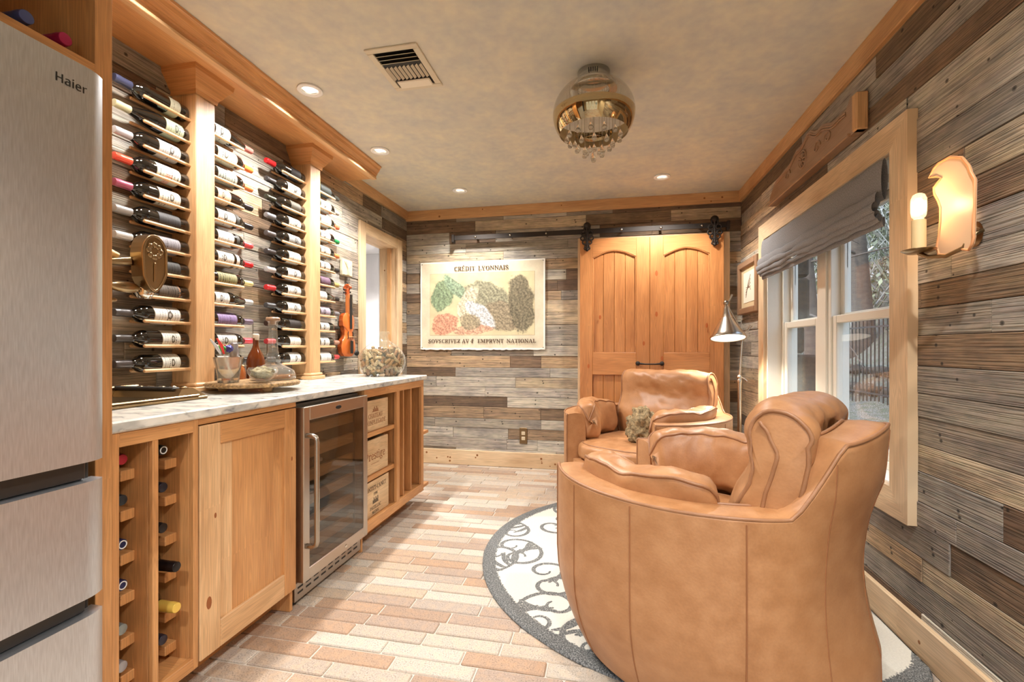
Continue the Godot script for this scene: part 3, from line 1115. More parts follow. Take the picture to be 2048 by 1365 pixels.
# ---------------------------------------------------------------- sliding double door
func build_barn_door():
	var z0 := -4.2
	var zf := -4.145
	var t := thing("sliding_door", "orange-stained pine double door with arched plank panels hung from an iron rail", "door", Vector3(0.352, 0, z0))
	for s in [-1.0, 1.0]:
		var xa: float = -0.595 if s < 0 else 0.001
		var xb: float = -0.001 if s < 0 else 0.595
		var pa: float = xa + 0.110 if s < 0 else xa + 0.112
		var pb: float = pa + 0.372
		var leaf := G.new()
		leaf.box(Vector3(xa, 0.02, 0.0), Vector3(pa, 2.07, 0.05), 0.003, 1, roff())
		put("stile", leaf, M.door_wood, t)
		leaf = G.new()
		leaf.box(Vector3(pb, 0.02, 0.0), Vector3(xb, 2.07, 0.05), 0.003, 1, roff())
		put("stile", leaf, M.door_wood, t)
		for yy in [[0.02, 0.22], [0.875, 1.07]]:
			leaf = G.new()
			leaf.box(Vector3(pa, yy[0], 0.0), Vector3(pb, yy[1], 0.05), 0.003, 0, roff())
			put("rail", leaf, M.door_wood, t)
		var poly := PackedVector2Array([Vector2(pb, 1.905), Vector2(pb, 2.07), Vector2(pa, 2.07), Vector2(pa, 1.905)])
		for k in range(1, 14):
			var q := k / 14.0
			poly.append(Vector2(lerpf(pa, pb, q), 1.905 + 0.060 * sin(q * PI)))
		leaf = G.new()
		leaf.prism(poly, 0.05, Transform3D())
		put("arched_rail", leaf, M.door_wood, t)
		var ed := G.new()
		var arc := []
		for k in 15:
			var q := k / 14.0
			arc.append(Vector3(lerpf(pa + 0.004, pb - 0.004, q), 1.901 + 0.060 * sin(q * PI), 0.042))
		ed.tube(arc + [Vector3(pb - 0.004, 1.074, 0.042), Vector3(pa + 0.004, 1.074, 0.042)], 0.006, 6, true)
		put("panel_moulding", ed, M.door_wood, t)
		for k in 4:
			var a := lerpf(pa, pb, k / 4.0)
			var b := lerpf(pa, pb, (k + 1) / 4.0)
			for yy in [[0.22, 0.875], [1.07, 1.97]]:
				leaf = G.new()
				var f := rng.randf_range(0.92, 1.06)
				leaf.col = Color(f, f * 0.99, f * 0.97)
				leaf.box(Vector3(a + 0.0008, yy[0] - 0.01, 0.008), Vector3(b - 0.0008, yy[1] + 0.005, 0.034), 0.0035, 1, roff())
				put("panel_plank", leaf, M.door_wood, t)
	for k in [[0.10, 1.02, 0.013], [-0.03, 0.74, 0.016], [0.055, 1.40, 0.014], [0.055, 1.75, 0.015], [-0.42, 1.38, 0.011], [0.46, 1.30, 0.012], [-0.52, 0.95, 0.012], [-0.05, 1.15, 0.012]]:
		var g := G.new()
		g.col = lin(176, 92, 40)
		g.lathe(Transform3D(Basis(Vector3.RIGHT, PI / 2).scaled(Vector3(0.8, 1.7, 1)), Vector3(k[0], k[1], 0.0502)), [Vector2(k[2], -0.0006), Vector2(k[2] * 0.9, 0.0004), Vector2(0, 0.0006)], 14)
		put("knot", g, M.plain, t)
	# pull handle across the meeting stiles
	var h := G.new()
	h.tube([Vector3(-0.098, 0.977, 0.085), Vector3(-0.04, 0.972, 0.088), Vector3(0.04, 0.972, 0.088), Vector3(0.098, 0.977, 0.085)], [0.009, 0.006, 0.006, 0.009], 8)
	for s in [-1.0, 1.0]:
		h.lathe(Transform3D(Basis(Vector3.RIGHT, PI / 2), Vector3(s * 0.10, 0.977, 0.05)), [Vector2(0.019, 0), Vector2(0.019, 0.004), Vector2(0.009, 0.012), Vector2(0.009, 0.03), Vector2(0.015, 0.034), Vector2(0.014, 0.044), Vector2(0, 0.046)], 14)
	put("pull_handle", h, M.iron, t)
	# filigree hangers with their wheels
	for x in [-0.532, 0.520]:
		var g := G.new()
		var c := Vector3(x, 2.10, 0.068)
		for q in [[0, 0.06, 0.026], [-0.03, 0.02, 0.021], [0.03, 0.02, 0.021], [-0.038, -0.025, 0.018], [0.038, -0.025, 0.018], [-0.022, -0.06, 0.018], [0.022, -0.06, 0.018], [0, -0.02, 0.018], [0, -0.095, 0.017], [-0.014, -0.115, 0.010], [0.014, -0.115, 0.010]]:
			var ring := []
			for k in 14:
				var a := TAU * k / 14.0
				ring.append(c + Vector3(q[0] + cos(a) * q[2], q[1] + sin(a) * q[2], 0))
			g.tube(ring, 0.0065, 6, true)
		g.tube([c + Vector3(0, 0.09, 0), c + Vector3(0, -0.12, 0)], 0.008, 6)
		g.lathe(Transform3D(Basis(Vector3.RIGHT, PI / 2), c + Vector3(0, -0.128, -0.012)), [Vector2(0.012, 0), Vector2(0.013, 0.02), Vector2(0, 0.026)], 10)
		g.lathe(Transform3D(Basis(Vector3.RIGHT, PI / 2), c + Vector3(0, 0.085, -0.034)), [Vector2(0, 0), Vector2(0.03, 0), Vector2(0.032, 0.012), Vector2(0.026, 0.02), Vector2(0.032, 0.028), Vector2(0.012, 0.05), Vector2(0, 0.052)], 18)
		put("hanger", g, M.iron, t)
	# pine opening frame behind the door
	var fr := setting("door_1")
	bx("frame_board", Vector3(-0.265, 0.0, ZB + 0.004), Vector3(-0.235, 2.092, -4.2), M.pine, fr, 0.002, 1)
	bx("frame_board", Vector3(0.95, 0.0, ZB + 0.004), Vector3(1.005, 2.092, -4.2), M.pine, fr, 0.002, 1)
	bx("frame_board", Vector3(-0.235, 2.06, ZB + 0.004), Vector3(0.95, 2.092, -4.2), M.pine, fr, 0.002, 0)
	# rail
	var rl := thing("sliding_rail", "dark iron flat rail bolted to the plank wall above the door", "rail", Vector3(-0.205, 2.14, ZB))
	bx("bar", Vector3(-1.21, -0.022, 0.085), Vector3(1.19, 0.022, 0.094), M.iron, rl, 0.002)
	for k in 7:
		var b := G.new()
		b.lathe(Transform3D(Basis(Vector3.RIGHT, PI / 2), Vector3(-1.0 + k * 0.33, 0, 0)), [Vector2(0.011, 0), Vector2(0.011, 0.098), Vector2(0.006, 0.102), Vector2(0, 0.102)], 10)
		put("bolt", b, M.nickel, rl)
	for x in [-1.215, 1.185]:
		bx("end_stop", Vector3(x - 0.012, -0.045, 0.06), Vector3(x + 0.012, 0.03, 0.115), M.iron, rl, 0.004)

# ---------------------------------------------------------------- doorway in the left wall
func build_doorway():
	var d := setting("door_2")
	var x := XL
	bx("casing_board", Vector3(x, 0, -3.432), Vector3(x + 0.022, 2.122, -3.342), M.pine, d, 0.003, 1)
	bx("casing_board", Vector3(x, 0, -4.108), Vector3(x + 0.022, 2.122, -4.018), M.pine, d, 0.003, 1)
	bx("casing_board", Vector3(x, 2.032, -4.018), Vector3(x + 0.020, 2.122, -3.432), M.pine, d, 0.003, 2)
	bx("jamb", Vector3(x - 0.17, 0, -3.436), Vector3(x + 0.002, 2.06, -3.416), M.pine, d, 0.002, 1)
	var j := bx("jamb", Vector3(x - 0.17, 0, -4.044), Vector3(x + 0.002, 2.06, -4.024), M.pine, d, 0.002, 1)
	bx("jamb", Vector3(x - 0.17, 2.04, -4.03), Vector3(x + 0.002, 2.06, -3.43), M.pine, d, 0.002, 2)
	bx("stop", Vector3(x - 0.09, 0, -4.024), Vector3(x - 0.05, 2.04, -4.012), M.pine_gold, d, 0.002, 1)
	knots(j, Vector3(0.085, 1.03, 0.01), 1, Vector3.BACK, 9, 71)
	# the passage behind it
	var h := setting("wall_passage")
	bx("panel", Vector3(x - 1.40, 0, -5.6), Vector3(x - 1.30, H, -2.4), M.paint, h, 0.0)
	bx("panel", Vector3(x - 1.40, 0, -5.7), Vector3(x - 0.14, H, -5.6), M.paint, h, 0.0)
	bx("panel", Vector3(x - 1.40, 0, -2.4), Vector3(x - 0.14, H, -2.3), M.paint, h, 0.0)
	bx("panel", Vector3(x - 1.40, H - 0.10, -5.7), Vector3(x - 0.14, H, -2.3), M.paint, h, 0.0)
	bx("panel", Vector3(x - 1.40, -0.1, -5.7), Vector3(x - 0.14, 0.0, -2.3), M.mortar, h, 0.0)
	bx("panel", Vector3(x - 0.19, 0, -5.6), Vector3(x - 0.15, H, -4.05), M.paint, h, 0.0)
	bx("panel", Vector3(x - 0.19, 0, -3.41), Vector3(x - 0.15, H, -2.4), M.paint, h, 0.0)
	var t = can_light(x - 0.80, -4.55, 9.0)  # lamp out of view, placed to brighten the passage seen through the doorway
	t.position.y = H - 0.11
	tag(t, "round white recessed light in the passage ceiling beyond the doorway", "light")

# ---------------------------------------------------------------- soffit over the counter
func build_soffit():
	var t := thing("wooden_soffit", "honey alder soffit with stepped crown moulding above the bottle racks", "soffit", Vector3(XL, H - 0.002, -2.06))
	var z0 := -3.14
	var z1 := -0.99
	var b := G.new()
	b.box(Vector3(0.0, -0.088, z0 + 2.06 + 0.01), Vector3(0.255, -0.072, z1 + 2.06), 0.001, 2, roff())
	put("underside_board", b, M.alder, t)
	bx("edge_strip", Vector3(0.232, -0.0925, z0 + 2.06), Vector3(0.268, -0.078, z1 + 2.06), M.maple, t, 0.002, 2)
	var poly := PackedVector2Array([Vector2(0.0, -0.072), Vector2(0.262, -0.078), Vector2(0.266, -0.062), Vector2(0.273, -0.060), Vector2(0.274, -0.052), Vector2(0.280, -0.044), Vector2(0.290, -0.032), Vector2(0.296, -0.018), Vector2(0.302, -0.012), Vector2(0.306, -0.010), Vector2(0.307, 0.0), Vector2(0.0, 0.0)])
	var c := G.new()
	c.prism(poly, z1 - z0, mv(0, 0, z0 + 2.06), 1)
	put("crown_moulding", c, M.alder, t)

# ---------------------------------------------------------------- base cabinets and counter

func build_base_cabinets():
	var F := -1.31
	var back := XL + 0.015
	# counter slab
	var ct := thing("countertop", "white and grey veined marble countertop on the honey wood cabinets", "countertop", Vector3(-1.6, 0.90, -2.075))
	var g := G.new()
	g.box(Vector3(XL + 0.012 + 1.6, -0.017, -1.10), Vector3(0.318, 0.015, 1.089), 0.005)
	put("slab", g, M.marble, ct)
	# --- unit with bottle slots
	var a := thing("bottle_slot_cabinet", "honey alder base cabinet with two tall open slots for lying bottles", "cabinet", Vector3(0, 0, 0))
	var za := -0.995
	var zb := -1.262
	bx("side_panel", Vector3(back, 0.085, za), Vector3(F, 0.882, za - 0.014), M.alder, a, 0.001, 1)
	bx("side_panel", Vector3(back, 0.085, zb), Vector3(F, 0.882, zb + 0.018), M.alder, a, 0.001, 1)
	bx("partition", Vector3(back, 0.13, -1.109), Vector3(F, 0.86, -1.127), M.alder, a, 0.001, 1)
	bx("back_panel", Vector3(back, 0.085, za), Vector3(back + 0.01, 0.882, zb), M.alder, a, 0.0, 1)
	bx("bottom_panel", Vector3(back, 0.10, za), Vector3(F - 0.001, 0.118, zb), M.alder, a, 0.0, 0)
	bx("stile", Vector3(F, 0.085, za), Vector3(F + 0.019, 0.882, -1.015), M.alder, a, 0.0015, 1)
	bx("stile", Vector3(F, 0.122, -1.109), Vector3(F + 0.019, 0.842, -1.127), M.alder, a, 0.0015, 1)
	bx("stile", Vector3(F, 0.085, -1.244), Vector3(F + 0.019, 0.882, zb), M.alder, a, 0.0015, 1)
	bx("rail", Vector3(F, 0.842, -1.015), Vector3(F + 0.019, 0.882, -1.244), M.alder, a, 0.0015, 2)
	bx("rail", Vector3(F, 0.085, -1.015), Vector3(F + 0.019, 0.122, -1.244), M.alder, a, 0.0015, 2)
	bx("toe_board", Vector3(-1.415, 0.0, za), Vector3(-1.397, 0.085, zb), M.alder, a, 0.001, 2)
	var rows := [0.742, 0.627, 0.502, 0.387, 0.262, 0.157]
	var caps1 := [[168, 44, 60, 0, "dark red"], [52, 56, 62, 0, "slate grey"], [34, 40, 80, 1, "white-ringed navy"], [40, 44, 86, 1, "white-ringed blue"], [140, 148, 146, 0, "pale green-grey"], [168, 168, 172, 0, "silver grey"]]
	var caps2 := [[24, 24, 26, 1, "white-ringed black"], [40, 42, 50, 0, "charcoal blue"], [42, 38, 38, 0, "charcoal brown"], [30, 27, 28, 0, "glossy black"], [232, 196, 92, 0, "yellow"], [48, 44, 58, 0, "dark plum"]]
	var ord := ["topmost", "second from the top", "third from the top", "fourth from the top", "fifth from the top", "lowest"]
	for k in 6:
		for s in 2:
			var zc: float = -1.062 if s == 0 else -1.185
			var zw: float = -1.109 if s == 0 else -1.244
			var cl := bx("cleat", Vector3(back + 0.02, rows[k] - 0.012, zw), Vector3(F - 0.045, rows[k] + 0.018, zw + 0.040), M.alder, a, 0.002, 0)
			cl = bx("cleat", Vector3(back + 0.02, rows[k] - 0.012, zw + (0.080 if s == 0 else 0.117)), Vector3(F - 0.045, rows[k] + 0.018, zw + (0.094 if s == 0 else 0.103)), M.alder, a, 0.002, 0)
			var cp: Array = caps1[k] if s == 0 else caps2[k]
			var out := 0.02 if (s == 1 and (k == 3 or k == 4)) else -0.03
			var b := make_bottle(cp, [200, 196, 188], 0, 0, 0.0)
			b.rotation = Vector3(0, 0, -PI / 2)
			b.position = Vector3(F + out - 0.30, rows[k] + 0.018 + 0.0385 - 0.002, zc)
			if cp[3] == 1:
				var rg := G.new()
				var ring := []
				for q in 16:
					var an := TAU * q / 16.0
					ring.append(Vector3(cos(an) * 0.0105, 0.3005, sin(an) * 0.0105))
				rg.tube(ring, 0.0017, 5, true)
				put("cap_ring", rg, M.white, b)
			tag(b, "wine bottle with %s capsule, %s in the %s cabinet slot" % [cp[4], ord[k], "fridge-side" if s == 0 else "door-side"], "bottle", "bottles lying in the cabinet slots")
	rebase(a, Vector3(-1.6, 0, -1.13))
	# --- unit with a door
	var d := thing("door_cabinet", "honey alder base cabinet with one framed panel door beside the wine cooler", "cabinet", Vector3(0, 0, 0))
	var zd := -1.743
	bx("side_panel", Vector3(back, 0.085, zb - 0.001), Vector3(F, 0.882, zb - 0.018), M.alder, d, 0.001, 1)
	bx("side_panel", Vector3(back, 0.0, zd), Vector3(F, 0.882, zd + 0.018), M.alder, d, 0.001, 1)
	bx("rail", Vector3(F, 0.862, zb - 0.001), Vector3(F + 0.017, 0.882, zd), M.alder, d, 0.0015, 2)
	bx("toe_board", Vector3(-1.415, 0.0, zb - 0.001), Vector3(-1.397, 0.085, zd + 0.018), M.alder, d, 0.001, 2)
	bx("bottom_panel", Vector3(back, 0.085, zb - 0.018), Vector3(F, 0.103, zd + 0.018), M.alder, d, 0.0, 2)
	var dr := Node3D.new()
	dr.name = "door"
	d.add_child(dr)
	var x0 := F + 0.001
	var x1 := F + 0.022
	var ya := 0.096
	var yb := 0.858
	var p0 := -1.266
	var p1 := -1.738
	bx("stile", Vector3(x0, ya, p0), Vector3(x1, yb, p0 - 0.082), M.maple, dr, 0.003, 1)
	bx("stile", Vector3(x0, ya, p1), Vector3(x1, yb, p1 + 0.070), M.alder, dr, 0.003, 1)
	bx("rail", Vector3(x0, yb - 0.072, p0 - 0.082), Vector3(x1, yb, p1 + 0.070), M.alder, dr, 0.003, 2)
	bx("rail", Vector3(x0, ya, p0 - 0.082), Vector3(x1, ya + 0.092, p1 + 0.070), M.maple, dr, 0.003, 2)
	bx("panel_board", Vector3(x0, ya + 0.09, p0 - 0.080), Vector3(x1 - 0.010, yb - 0.07, p0 - 0.140), M.maple, dr, 0.001, 1)
	bx("panel_board", Vector3(x0, ya + 0.09, p0 - 0.140), Vector3(x1 - 0.010, yb - 0.07, p1 + 0.125), M.alder, dr, 0.001, 1)
	bx("panel_board", Vector3(x0, ya + 0.09, p1 + 0.125), Vector3(x1 - 0.010, yb - 0.07, p1 + 0.068), M.alder, dr, 0.001, 1)
	for k in [[0.27, -1.300, 0.016], [0.55, -1.325, 0.007], [0.65, -1.71, 0.007]]:
		var kg := G.new()
		kg.col = lin(150, 88, 44)
		kg.lathe(Transform3D(Basis(Vector3.BACK, -PI / 2).scaled(Vector3(1, 1.4, 0.7)), Vector3(x1, k[0], k[1])), [Vector2(k[2], -0.0005), Vector2(k[2] * 0.9, 0.0004), Vector2(k[2] * 0.45, 0.0008), Vector2(0, 0.0006)], 14)
		put("knot", kg, M.plain, dr)
	rebase(d, Vector3(-1.6, 0, -1.5))
	# --- shelf and tray unit
	var s := thing("open_shelf_cabinet", "honey alder end cabinet with crate shelves and tall tray slots", "cabinet", Vector3(0, 0, 0))
	var z2 := -2.303
	var z3 := -3.128
	bx("side_panel", Vector3(back, 0.0, z2), Vector3(F, 0.882, z2 - 0.014), M.alder, s, 0.001, 1)
	bx("side_panel", Vector3(back, 0.10, z3), Vector3(F, 0.882, z3 + 0.016), M.alder, s, 0.001, 1)
	bx("partition", Vector3(back, 0.14, -2.722), Vector3(F, 0.86, -2.740), M.alder, s, 0.001, 1)
	bx("back_panel", Vector3(back, 0.085, z2), Vector3(back + 0.01, 0.882, z3), M.alder, s, 0.0, 1)
	bx("bottom_panel", Vector3(back, 0.125, z2 - 0.014), Vector3(F, 0.145, z3 + 0.016), M.alder, s, 0.0, 2)
	bx("rail", Vector3(F, 0.838, z2), Vector3(F + 0.019, 0.882, z3), M.alder, s, 0.0015, 2)
	bx("rail", Vector3(F, 0.095, z2), Vector3(F + 0.019, 0.148, z3), M.alder, s, 0.0015, 2)
	bx("stile", Vector3(F, 0.148, z2), Vector3(F + 0.019, 0.838, z2 - 0.012), M.alder, s, 0.0015, 1)
	bx("stile", Vector3(F, 0.148, -2.697), Vector3(F + 0.019, 0.838, -2.740), M.alder, s, 0.0015, 1)
	bx("stile", Vector3(F, 0.148, -3.086), Vector3(F + 0.019, 0.838, z3), M.alder, s, 0.0015, 1)
	for zz in [-2.823, -2.941]:
		bx("divider", Vector3(back + 0.01, 0.145, zz), Vector3(F + 0.004, 0.86, zz - 0.014), M.alder, s, 0.0015, 1)
	for yy in [0.388, 0.634]:
		bx("shelf", Vector3(back + 0.01, yy - 0.026, z2 - 0.014), Vector3(F + 0.002, yy, -2.722), M.alder, s, 0.0015, 2)
	bx("toe_board", Vector3(-1.415, 0.0, z2), Vector3(-1.397, 0.096, -3.06), M.alder, s, 0.001, 2)
	for yy in [0.108, 0.49]:
		var q := G.new()
		var poly := PackedVector2Array()
		poly.append(Vector2(0, 0))
		for k in 13:
			var an := PI * 0.5 * k / 12.0
			poly.append(Vector2(-sin(an) * 0.30 + 0.0, cos(an) * 0.10))
		q.prism(poly, 0.02, Transform3D(Basis(Vector3(1, 0, 0), Vector3(0, 0, -1), Vector3(0, 1, 0)), Vector3(F + 0.015, yy, z3)))
		put("end_shelf", q, M.alder, s)
	rebase(s, Vector3(-1.6, 0, -2.715))
	# --- wine crates on the shelves
	var cm := tmat(T.wood, c8(238, 216, 176), 0.7, Vector3(0.8, 2.6, 1))
	var dat := [[0.635, 0.175, "CHATEAU", "MONPLEGADE", "pale pine wine crate branded with a chateau on the top shelf"], [0.389, 0.195, "Prestige", "", "pale pine wine crate with brown script on the middle shelf"], [0.146, 0.20, "PONTET-CANET", "PAUILLAC", "pale pine wine crate with dense black lettering on the bottom shelf"]]
	for k in 3:
		var cr := thing("wine_crate", dat[k][4], "crate", Vector3(F - 0.012, dat[k][0], -2.485), 0.0, "wine crates in the cabinet")
		var hh: float = dat[k][1]
		var w2 := 0.155 if k < 2 else 0.165
		bx("front_board", Vector3(-0.012, 0, -w2), Vector3(0.0, hh, w2), cm, cr, 0.0015, 2)
		bx("back_board", Vector3(-0.34, 0, -w2), Vector3(-0.328, hh, w2), cm, cr, 0.0015, 2)
		for sd in [-1.0, 1.0]:
			bx("side_board", Vector3(-0.328, 0, sd * w2), Vector3(-0.012, hh, sd * (w2 - 0.01)), cm, cr, 0.001, 0)
		bx("bottom_board", Vector3(-0.328, 0, -w2 + 0.01), Vector3(-0.012, 0.01, w2 - 0.01), cm, cr, 0.001, 0)
		if k == 2:
			for q in 3:
				var tw := G.new()
				var pts := []
				for m in 10:
					pts.append(Vector3(-0.10 - q * 0.05, hh + 0.002 + 0.004 * sin(m * 1.3 + q), -0.12 + m * 0.026))
				tw.tube(pts, 0.009, 6)
				put("straw_wisp", tw, M.alder, cr)
		var inkc: Material = M.ink if k == 2 else mat(c8(140, 86, 48), 0.8)
		var put_text := func(str_: String, size: float, y: float, font: String):
			var tx := text("print", str_, size, 0.0006, inkc, cr, font)
			tx.transform = Transform3D(Basis(Vector3.UP, PI / 2), Vector3(0.0005, y, 0.0))
		if k == 0:
			put_text.call("CHATEAU", 0.035, 0.085, "Droid Serif")
			put_text.call("MONPLEGADE", 0.035, 0.048, "Droid Serif")
			var em := G.new()
			for q in 5:
				em.box(Vector3(0.0002, 0.112, -0.03 + q * 0.013), Vector3(0.0008, 0.125 + 0.012 * (q % 2), -0.022 + q * 0.013))
			em.box(Vector3(0.0002, 0.108, -0.036), Vector3(0.0008, 0.112, 0.038))
			put("house_emblem", em, inkc, cr)
		elif k == 1:
			put_text.call("Prestige", 0.062, 0.10, "Droid Serif")
			var em := G.new()
			em.box(Vector3(0.0002, 0.055, -0.04), Vector3(0.0008, 0.057, 0.05))
			put("flourish", em, inkc, cr)
		else:
			put_text.call("PONTET-CANET", 0.034, 0.158, "Droid Serif")
			put_text.call("1996", 0.022, 0.122, "Droid Serif")
			put_text.call("PAUILLAC", 0.026, 0.045, "Droid Serif")
			put_text.call("MEDOC", 0.022, 0.018, "Droid Serif")
			var em := G.new()
			for q in 6:
				em.box(Vector3(0.0002, 0.072, -0.03 + q * 0.011), Vector3(0.0008, 0.088 + 0.014 * ((q + 1) % 2), -0.023 + q * 0.011))
			em.box(Vector3(0.0002, 0.068, -0.036), Vector3(0.0008, 0.071, 0.036))
			put("house_emblem", em, inkc, cr)

# ---------------------------------------------------------------- tall cabinet over the fridge
func build_tall_cabinet():
	var t := thing("tall_cabinet", "honey alder tall cabinet with diagonal bottle cubby above the fridge", "cabinet", Vector3(0, 0, 0))
	var F := -1.28
	bx("side_panel", Vector3(XL, 0, -0.988), Vector3(F, H, -0.946), M.alder, t, 0.001, 1)
	bx("side_panel", Vector3(XL, 0, 0.02), Vector3(F, H, 0.06), M.alder, t, 0.001, 1)
	bx("rail", Vector3(F - 0.02, 1.776, -0.946), Vector3(F, 1.836, 0.02), M.alder, t, 0.001, 2)
	bx("shelf", Vector3(XL, 1.818, -0.946), Vector3(F - 0.02, 1.834, 0.02), M.alder, t, 0.001, 2)
	bx("back_panel", Vector3(XL, 1.834, -0.946), Vector3(XL + 0.2, H, 0.02), M.alder, t, 0.0, 1)
	var g := G.new()
	g.cbox(rot(Vector3.RIGHT, 45.0, Vector3(-1.50, 2.19, -0.70)), Vector3(0.40, 0.018, 0.62), 0.001, 2)
	put("diagonal_divider", g, M.alder, t)
	g = G.new()
	g.cbox(rot(Vector3.RIGHT, -45.0, Vector3(-1.50, 2.19, -0.21)), Vector3(0.40, 0.018, 0.62), 0.001, 2)
	put("diagonal_divider", g, M.alder, t)
	bx("rail", Vector3(F - 0.02, 2.40, -0.946), Vector3(F, H, 0.02), M.alder, t, 0.001, 2)
	rebase(t, Vector3(-1.6, 0, -0.463))
	var cp := [[[176, 34, 40, 0, "bright red"], -0.742], [[84, 96, 150, 0, "blue-violet"], -0.820], [[176, 40, 90, 0, "magenta"], -0.898]]
	for c in cp:
		var b := make_bottle(c[0], [200, 196, 188], 0, 0, 0.0)
		b.rotation = Vector3(0, 0, -PI / 2)
		b.position = Vector3(F - 0.325, 1.834 + 0.0378, c[1])
		tag(b, "wine bottle with %s capsule lying in the cubby above the fridge" % c[0][4], "bottle", "bottles above the fridge")

# ---------------------------------------------------------------- fridge
func build_fridge():
	var t := thing("refrigerator", "tall brushed steel refrigerator with freezer drawers below", "refrigerator", Vector3(-1.2, 0, -0.46))
	var zr := -0.455
	var zl := 0.43
	bx("body", Vector3(-0.68, 0.02, zr + 0.008), Vector3(-0.045, 1.765, zl - 0.008), M.dark, t, 0.004)
	for q in [["door", 0.842, 1.772], ["drawer", 0.520, 0.795], ["drawer", 0.05, 0.478]]:
		var g := G.new()
		# softly crowned front: rounded at the side edges
		var sec := []
		var n := 14
		for k in n + 1:
			var z := lerpf(zr, zl, k / float(n))
			var e := minf(z - zr, zl - z)
			var x := -0.012 * pow(clampf(1.0 - e / 0.05, 0, 1), 2.0)
			sec.append(Vector2(x, z))
		# finer near the edges
		sec = []
		for z in [zr, zr + 0.004, zr + 0.012, zr + 0.022, zr + 0.034, zr + 0.05, zr + 0.2, 0.0, zl - 0.2, zl - 0.05, zl - 0.034, zl - 0.022, zl - 0.012, zl - 0.004, zl]:
			var e := minf(z - zr, zl - z)
			sec.append(Vector2(-0.016 * pow(clampf(1.0 - e / 0.05, 0, 1), 2.2), z))
		var rows := []
		for y in [q[1], q[2]]:
			var row := []
			for p in sec:
				row.append(Vector3(p.x, y, p.y))
			rows.append(row)
		g.grid(rows, false, -1.0)
		var top := []
		for y in [q[1], q[2]]:
			top = []
			for p in sec:
				top.append(Vector3(p.x, y, p.y))
			top.append(Vector3(-0.05, y, zl))
			top.append(Vector3(-0.05, y, zr))
			g.face(top, Vector3(0, 1 if y == q[2] else -1, 0))
		for z in [zr, zl]:
			g.face([Vector3(-0.016, q[1], z), Vector3(-0.016, q[2], z), Vector3(-0.05, q[2], z), Vector3(-0.05, q[1], z)], Vector3(0, 0, signf(z)))
		put(q[0], g, M.steel, t)
	var grip := mat(c8(70, 68, 66), 0.35, 0.7)
	for y in [[0.797, 0.840], [0.480, 0.518]]:
		bx("grip_recess", Vector3(-0.046, y[0], zr + 0.03), Vector3(-0.026, y[1], zl - 0.03), grip, t, 0.003)
	var h := text("maker_name", "Haier", 0.027, 0.0012, mat(c8(62, 62, 62), 0.35, 0.6), t, "Droid Sans")
	h.transform = Transform3D(Basis(Vector3.UP, PI / 2), Vector3(0.0006, 1.716, -0.376))

